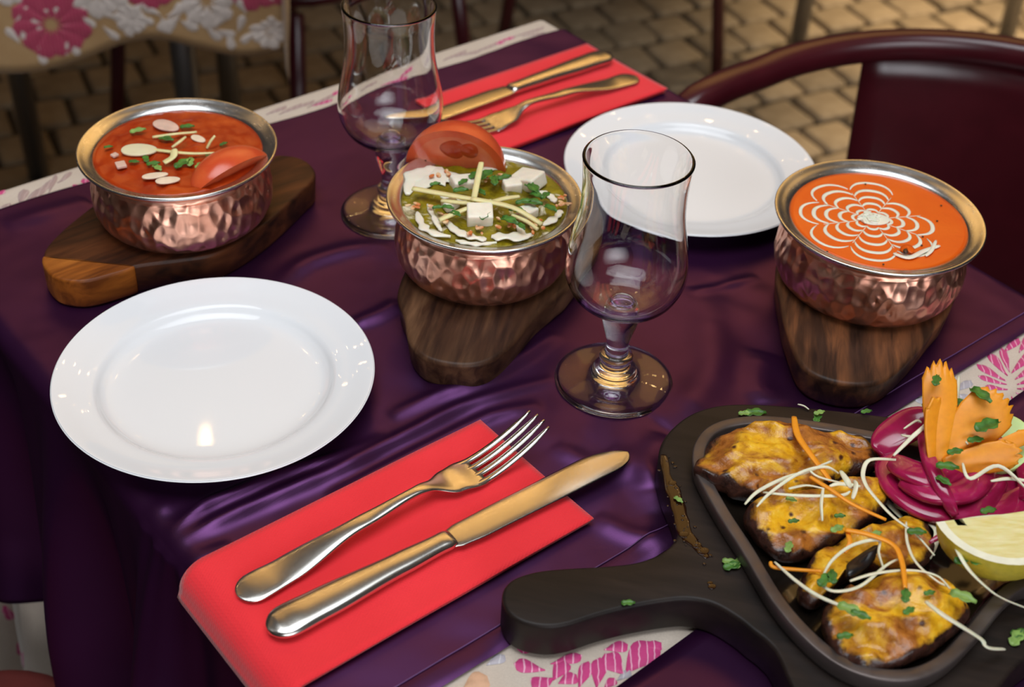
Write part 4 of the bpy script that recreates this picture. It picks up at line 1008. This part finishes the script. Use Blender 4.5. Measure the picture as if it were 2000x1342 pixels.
lump('chicken_tikka', zz([(1356, 912), (1385, 868), (1430, 848), (1480, 838), (1540, 836), (1600, 848), (1670, 852), (1712, 876), (1716, 905), (1670, 925), (1610, 948), (1545, 975), (1470, 972), (1400, 945)], .037), .0272, .0205, 1, 'charred yellow chicken piece at the back of the iron platter')
lump('chicken_tikka', zz([(1452, 1010), (1495, 985), (1560, 965), (1640, 952), (1725, 945), (1738, 965), (1715, 1005), (1665, 1045), (1600, 1075), (1540, 1090), (1485, 1062)], .036), .0272, .0200, 2, 'oval chicken piece second from the back on the iron platter')
lump('chicken_tikka', zz([(1562, 1140), (1590, 1085), (1650, 1055), (1720, 1030), (1785, 1012), (1818, 1045), (1812, 1095), (1750, 1115), (1690, 1115), (1640, 1130), (1600, 1175), (1566, 1170)], .036), .0272, .0175, 3, 'bent chicken piece with a black patch in the middle of the platter')
lump('chicken_tikka', zz([(1602, 1215), (1630, 1165), (1690, 1138), (1760, 1122), (1840, 1135), (1890, 1170), (1885, 1215), (1835, 1258), (1760, 1295), (1690, 1300), (1630, 1268)], .037), .0272, .0205, 4, 'nearest round chicken piece at the front of the iron platter')
lump('char_patch', zz([(1655, 1100), (1690, 1075), (1722, 1062), (1710, 1090), (1680, 1118), (1655, 1125)], .044), .0405, .0055, 9, '')
cp_ = bpy.data.objects['char_patch']; cp_.data.materials.clear(); cp_.data.materials.append(plain('burnt_black_crust', (.008, .007, .008), .3, .4).m)
for k_ in list(cp_.keys()): del cp_[k_]
cp_.parent = bpy.data.objects['chicken_tikka.002']

# ------------------------------------------------------------------ salad on the platter
def ring_arc(px, wd, lab, z0=0.0, th=.0030, mat=ONION, name='pickled_onion_slice', cat='onion'):
    P = [at(a, b, c + z0) for a, b, c in px]; k = (P[0] - Vector((0, 0, CAM_H))).length / FPX; Q = cat_rom(P, 7); hw = wd * k * .5
    return tag(loft(name, Q, lambda t: (1.5 * hw * (.30 + .70 * math.sin(math.pi * min(.98, max(.02, t))) ** .5), th * (.6 + .4 * math.sin(math.pi * t))), mat, None, n=14, roll=lambda t: -.55 + .5 * math.sin(4 * t)), lab, cat, 'pickled onion slices')
ring_arc([(1745, 880, .045), (1730, 915, .044), (1755, 960, .044), (1810, 995, .044), (1880, 1000, .044), (1935, 975, .045), (1960, 940, .046)], 34, 'longest pickled onion ring curving round the front of the salad')
ring_arc([(1715, 885, .046), (1745, 850, .050), (1790, 825, .054), (1830, 830, .056)], 48, 'broad pickled onion slice at the back left of the salad')
ring_arc([(1740, 900, .052), (1780, 920, .054), (1830, 935, .054), (1880, 930, .052)], 40, 'wide pickled onion slice in the middle of the salad')
ring_arc([(1800, 850, .056), (1815, 900, .059), (1840, 955, .056), (1866, 1008, .048)], 20, 'narrow pickled onion strip crossing the front of the salad')
ring_arc([(1760, 940, .050), (1820, 965, .052), (1885, 960, .052), (1925, 925, .052), (1935, 890, .052)], 34, 'inner pickled onion ring under the carrot flower')
ring_arc([(1905, 850, .052), (1950, 850, .053), (1990, 875, .052), (2010, 920, .050), (2000, 975, .046)], 34, 'pickled onion ring at the right edge of the salad')
ring_arc([(1870, 1000, .040), (1930, 1000, .041), (1985, 985, .042), (2030, 950, .042)], 40, 'pickled onion slice under the lemon wedge')
ring_arc([(1720, 895, .040), (1760, 930, .040), (1830, 975, .040), (1930, 960, .040), (1990, 920, .040), (1940, 870, .040), (1840, 850, .042)], 56, 'lowest pickled onion ring at the bottom of the salad heap')
ring_arc([(1815, 1060, .047), (1845, 1043, .050), (1880, 1030, .050)], 8, 'thin magenta onion thread beside the lemon', 0, .001)
# bed of pale cabbage under the onion
for i, pts in enumerate([[(1735, 960, .034), (1775, 1000, .036), (1800, 1040, .034)], [(1745, 985, .033), (1790, 1010, .037), (1815, 1050, .034)], [(1800, 1010, .036), (1830, 1040, .040), (1815, 1090, .036)], [(1810, 1000, .036), (1850, 1030, .039), (1870, 1060, .036)], [(1728, 975, .033), (1760, 1010, .035), (1780, 1030, .034)]]):
    tag(strand('cabbage_shred', pts, 16, CABBAGE, None, .0006, 1.0, .4), 'pale cabbage shred bedded under the pickled onion', 'cabbage', 'cabbage bed under the onion')

# carrot flower
def cpetal(base, tipv, side, width, parent, bend, seed, teeth=5):
    ax = tipv - base; L = ax.length; a = ax.normalized(); s = side - a * side.dot(a); s.normalize(); nn = a.cross(s)
    vs, fs = [], []; n, m = 16, 20; rnd = random.Random(seed)
    for i in range(n + 1):
        t = i / n
        for j in range(m + 1):
            q = j / m * 2 - 1
            tooth = abs(((j / m) * teeth) % 1 - .5) * 2
            end = 1 - .13 * q * q - .12 * tooth * (.4 + .6 * rnd.random() if i == n else .7)
            wd = width * .5 * (.42 + .58 * min(1, t * 1.8) ** .8) * (1 - .12 * max(0, t - .75) * 4)
            l = L * t * (end if t > .5 else 1 - (1 - end) * t * 2 * .5)
            l = L * t if t <= .8 else L * (.8 + (t - .8) * (end - .8) / .2)
            vs.append(base + a * l + s * (q * wd) + nn * (bend * L * (t * t) + .10 * width * (q * q)))
    for i in range(n):
        for j in range(m): fs.append((i * (m + 1) + j, i * (m + 1) + j + 1, (i + 1) * (m + 1) + j + 1, (i + 1) * (m + 1) + j))
    return sheet('petal', vs, fs, CARROT, parent, .0016, 0)
cb = at(1835, 905, .058); cf = empty('carrot_flower', cb)
O = Vector((0, 0, 0))
cpetal(O, at(1842, 700, .100) - cb, RIGHT, .0185, cf, .10, 1)
cpetal(O + Vector((.003, .004, .002)), at(1972, 772, .088) - cb, RIGHT * .6 - UP * .8, .028, cf, .08, 2, 6)
cpetal(O + Vector((.002, -.002, .0)), at(1996, 882, .066) - cb, -UP + Vector((0, 0, -.2)), .0165, cf, -.08, 3, 4)
cpetal(O + Vector((-.003, -.001, 0)), at(1818, 772, .084) - cb, RIGHT * .75 + FWD * .6, .0135, cf, -.10, 4, 2)
cpetal(O + Vector((.012, .002, -.002)), at(2030, 842, .070) - cb, -UP, .0080, cf, .05, 5, 2)
tag(cf, 'carved orange carrot flower standing on the pickled onion', 'carrot flower')
# cucumber slice behind
o = slab('cucumber_slice', [Vector((.018 * math.cos(a), .018 * math.sin(a), 0)) for a in lin(0, 2 * math.pi, 40)[:-1]], 0, .004, .0008, CUKE)
o.data.transform(Matrix.Translation(at(1952, 870, .050)) @ Matrix.Rotation(-.9, 4, 'Z') @ Matrix.Rotation(.55, 4, 'X'))
tag(o, 'pale green cucumber slice behind the carrot flower', 'cucumber')
# lemon wedge
lp, lq = at(1808, 1078, .048), at(2050, 1045, .052)
t = wedge('lemon_wedge', (lp + lq) / 2 + Vector((.004, .006, .016)), basis(lq - lp, (.05, -.66, -.50)), (lq - lp).length * .52, .034, .62, LEM_SKIN, LEM_FLESH, LEM_PITH, .13, ('peel', 'cut_face'))
tag(t, 'juicy pale yellow lemon wedge at the right of the platter', 'lemon')

# cabbage, carrot shreds
cab = [([(1455, 985, .052), (1480, 960, .053), (1530, 935, .054), (1580, 920, .055), (1625, 900, .054)], 9), ([(1478, 990, .050), (1505, 962, .053), (1560, 925, .056), (1610, 912, .056), (1638, 925, .052)], 8), ([(1490, 962, .051), (1560, 968, .054), (1640, 968, .054), (1660, 960, .054)], 8),
       ([(1608, 952, .055), (1604, 985, .054), (1606, 1018, .050)], 8), ([(1540, 955, .053), (1575, 948, .056), (1610, 955, .055)], 9), ([(1642, 920, .056), (1655, 940, .057), (1662, 952, .054)], 14), ([(1665, 975, .052), (1672, 950, .056), (1668, 940, .056)], 12), ([(1580, 918, .056), (1600, 932, .054), (1650, 945, .054)], 7), ([(1620, 950, .055), (1640, 945, .056), (1680, 950, .054)], 9),
       ([(1750, 898, .060), (1700, 898, .056), (1686, 920, .054), (1690, 945, .053), (1712, 975, .052), (1745, 1010, .050), (1790, 1045, .048), (1825, 1085, .046)], 11),
       ([(1513, 1098, .042), (1555, 1135, .046), (1600, 1165, .049), (1660, 1190, .051)], 9), ([(1608, 1125, .048), (1603, 1140, .050), (1630, 1155, .052), (1680, 1145, .052), (1730, 1105, .052), (1755, 1092, .050)], 8), ([(1605, 1130, .049), (1625, 1095, .052), (1665, 1065, .053), (1715, 1055, .052), (1716, 1080, .050), (1726, 1112, .050)], 8),
       ([(1660, 1135, .052), (1710, 1120, .053), (1780, 1114, .053), (1830, 1125, .051), (1855, 1150, .050)], 9), ([(1770, 1020, .048), (1772, 1060, .050), (1790, 1100, .051), (1830, 1135, .050), (1850, 1145, .049)], 8), ([(1808, 1175, .054), (1840, 1200, .056), (1880, 1225, .050), (1915, 1248, .042), (1930, 1265, .038), (1962, 1268, .030)], 15),
       ([(1845, 1020, .058), (1862, 1060, .060), (1890, 1110, .058), (1930, 1150, .050), (1960, 1170, .042), (2010, 1190, .030)], 11), ([(1840, 1040, .056), (1870, 1020, .060), (1930, 1010, .062), (2010, 1008, .062)], 10), ([(1880, 905, .064), (1895, 935, .062), (1950, 910, .062), (2005, 955, .060)], 9), ([(1935, 940, .058), (1970, 935, .058), (2010, 940, .056)], 9),
       ([(1873, 735, .080), (1868, 790, .076), (1870, 830, .070), (1890, 868, .066)], 11), ([(1875, 790, .078), (1882, 815, .074), (1890, 838, .070)], 9), ([(1745, 890, .064), (1780, 855, .068), (1812, 825, .072), (1820, 795, .076)], 10), ([(1760, 850, .064), (1785, 852, .066), (1800, 835, .070)], 7), ([(1765, 838, .064), (1790, 822, .066), (1800, 826, .066)], 6), ([(1558, 790, .0248), (1570, 793, .0252), (1580, 800, .0248)], 4)]
cab_lab = ['long cabbage shred fanning left from the heap on the back chicken piece', 'cabbage shred arching beside the longest one on the back chicken piece', 'nearly level cabbage shred below the carrot strips on the second chicken piece', 'cabbage shred hanging straight down the second chicken piece', 'short cabbage shred left of the crossing carrot strips',
  'stubby cabbage curl standing above the crossing carrot strips', 'stubby white cabbage knot right of the crossing carrot strips', 'thin cabbage shred between the two upper carrot strips', 'short flat cabbage shred above the second chicken piece', 'longest wavy cabbage shred running from the onion down to the lemon',
  'cabbage shred from the left rim down to the nearest chicken piece', 'cabbage loop curling round the black patch of the middle chicken piece', 'cabbage loop arching above the black patch of the middle chicken piece', 'cabbage shred arching along the top of the nearest chicken piece', 'cabbage shred falling beside the lemon to the nearest chicken piece', 'thick twisted cabbage shred reaching over the front rim of the platter',
  'cabbage shred crossing the lemon and the right rim of the platter', 'cabbage shred lying along the top edge of the lemon', 'wavy cabbage shred below the lying carrot petal', 'short cabbage shred on the onion near the right edge', 'long cabbage shred hanging between the two tall carrot petals', 'short cabbage shred beside the one between the tall carrot petals', 'cabbage shred leaning on the left of the carrot flower', 'thin kinked cabbage shred on the back onion slice', 'tiny cabbage thread at the back tip of the onion', 'tiny cabbage thread lying behind the platter on the black board']
for (pts, wd), lb in zip(cab, cab_lab):
    tag(strand('cabbage_shred', pts, wd * .85, CABBAGE, None, .0005, random.uniform(-1.5, 1.5), .5), lb, 'cabbage', 'cabbage shreds on the sizzler')
for pts, wd, lab in [([(1551, 815, .052), (1558, 850, .054), (1585, 890, .055), (1608, 920, .054), (1622, 940, .053)], 15, 'carrot strip lying across the back chicken piece'), ([(1582, 932, .055), (1620, 955, .056), (1665, 985, .055), (1730, 1015, .050)], 10, 'long carrot strip across the second chicken piece'),
                     ([(1650, 1035, .052), (1700, 1045, .054), (1745, 1065, .054), (1762, 1100, .054), (1768, 1150, .055)], 13, 'hooked carrot strip over the middle chicken piece'), ([(1655, 1040, .050), (1660, 1060, .050), (1650, 1080, .048)], 11, 'short carrot stub beside the hooked strip'), ([(1505, 1098, .040), (1512, 1108, .040), (1560, 1113, .042), (1605, 1116, .045)], 9, 'carrot strip at the left rim of the platter')]:
    tag(strand('carrot_strip', pts, wd, CARROT, None, .0008, .5, .3), lab, 'carrot', 'carrot strips on the chicken')

# coriander bits
for i, (x, y, z, L, a) in enumerate([(1475, 810, SZ, .013, .1), (1455, 810, SZ, .008, .1), (1596, 818, .030, .009, 1.2), (1600, 808, .032, .007, .4), (1692, 806, SZ, .007, .3), (1325, 978, SZ, .006, -.8), (1430, 1108, SZ, .010, .4), (1425, 1100, SZ, .008, -.2), (1227, 1180, SZ, .007, .1), (1985, 1248, SZ, .012, .9), (1992, 1240, SZ, .010, .2), (1440, 1102, SZ, .007, 1.4)]):
    tag(leaf('coriander_bit', x, y, z + .0004, L, a, CORI_PALE if i % 2 else CORIANDER, None, .3), 'chopped coriander bit lying ' + ('on the black board behind the iron platter' if y < 830 else 'on the black board at the right edge' if x > 1900 else 'on the paddle handle of the black board' if x < 1300 else 'on the black board below the notch' if y < 1000 else 'on the black board between handle and iron rim'), 'coriander', 'coriander on the wooden board')
for i, (x, y, z, L, a) in enumerate([(1635, 1035, .050, .008, .5), (1612, 1135, .052, .011, .8), (1625, 1128, .053, .009, 1.5), (1660, 1195, .053, .013, -.5), (1680, 1205, .054, .010, -.4), (1768, 1165, .056, .009, 1.3), (1880, 1170, .054, .013, -.5), (1790, 1042, .050, .010, .0), (1815, 1160, .053, .006, .3), (1545, 978, .049, .006, -.3), (1550, 1020, .051, .006, .2), (1640, 1010, .050, .006, .1), (1710, 1045, .048, .007, .4), (1775, 1195, .054, .007, .6), (1650, 1245, .050, .008, .2), (1540, 1070, .042, .008, 1.2)]):
    tag(leaf('coriander_bit', x, y, z, L, a, CORIANDER if i % 3 else CORI_PALE, None, .3), 'chopped coriander bit ' + ('on the second chicken piece from the back' if y < 1050 and x < 1660 else 'by the black patch of the middle chicken piece' if x < 1640 and y < 1150 else 'on the bent middle chicken piece' if y < 1060 else 'in the gap left of the middle chicken piece' if x < 1600 else 'on the right half of the nearest chicken piece' if x > 1740 else 'on the left half of the nearest chicken piece'), 'coriander', 'coriander on the chicken')
for i, (x, y, z, L, a) in enumerate([(1915, 775, .086, .014, -1.0), (1928, 835, .076, .016, .5), (1905, 862, .070, .009, .2), (1828, 745, .092, .009, 1.2), (1810, 800, .074, .011, 1.4), (1872, 790, .078, .010, .3), (1850, 915, .064, .012, -.1), (1865, 885, .067, .009, .3), (1842, 942, .060, .009, -.8), (1930, 1000, .054, .009, .3), (1915, 1100, .058, .010, .1), (1920, 1090, .058, .008, 1.5), (1938, 1050, .058, .009, -.7), (1880, 1095, .056, .010, .5), (2000, 1020, .060, .008, .2)]):
    tag(leaf('coriander_bit', x, y, z, L, a, CORIANDER, None, .3), 'chopped coriander bit ' + ('on the tallest carrot petal' if x < 1840 and y < 780 else 'left of the carrot flower' if x < 1820 else 'on the broad leaning carrot petal' if x > 1895 and y < 870 else 'between the two tall carrot petals' if y < 800 else 'at the base of the carrot flower' if y < 930 else 'on the lemon wedge' if y > 1010 else 'on the pickled onion rings'), 'coriander', 'coriander on the salad')
# sauce drips on the board
film = [at(x, y, SZ + .0001) for x, y in [(1296, 888), (1303, 930), (1318, 968), (1330, 1010), (1338, 1040), (1362, 1068), (1382, 1090)]]
loft('sauce_film', cat_rom(film, 8), lambda t: (.0042 * (.35 + .65 * math.sin(math.pi * t)) * (1 + .5 * noise.noise((t * 9, 1, 0))), .00028), SAUCE, sboard, n=10)
for i in range(40):
    f = random.random(); b_ = film[min(5, int(f * 6))].lerp(film[min(6, int(f * 6) + 1)], f * 6 % 1); r_ = random.uniform(.0003, .0009)
    o = flake('sauce_drip', 0, 0, 0, r_ * random.uniform(1, 1.5), r_, 0, SAUCE, sboard, .0007)
    o.data.transform(Matrix.Translation(-at(0, 0, 0))); o.data.transform(Matrix.Translation(b_ + Vector((random.gauss(0, .0030), random.gauss(0, .0022), -.0001))))
for x, y, r_ in [(1372, 1078, .0026), (1360, 1066, .0020), (1390, 1147, .0017), (1312, 945, .0020), (1335, 1045, .0022), (1386, 1140, .0012)]:
    flake('sauce_drip', x, y, SZ - .0001, r_ * 1.3, r_, .5, SAUCE, sboard, .0006)
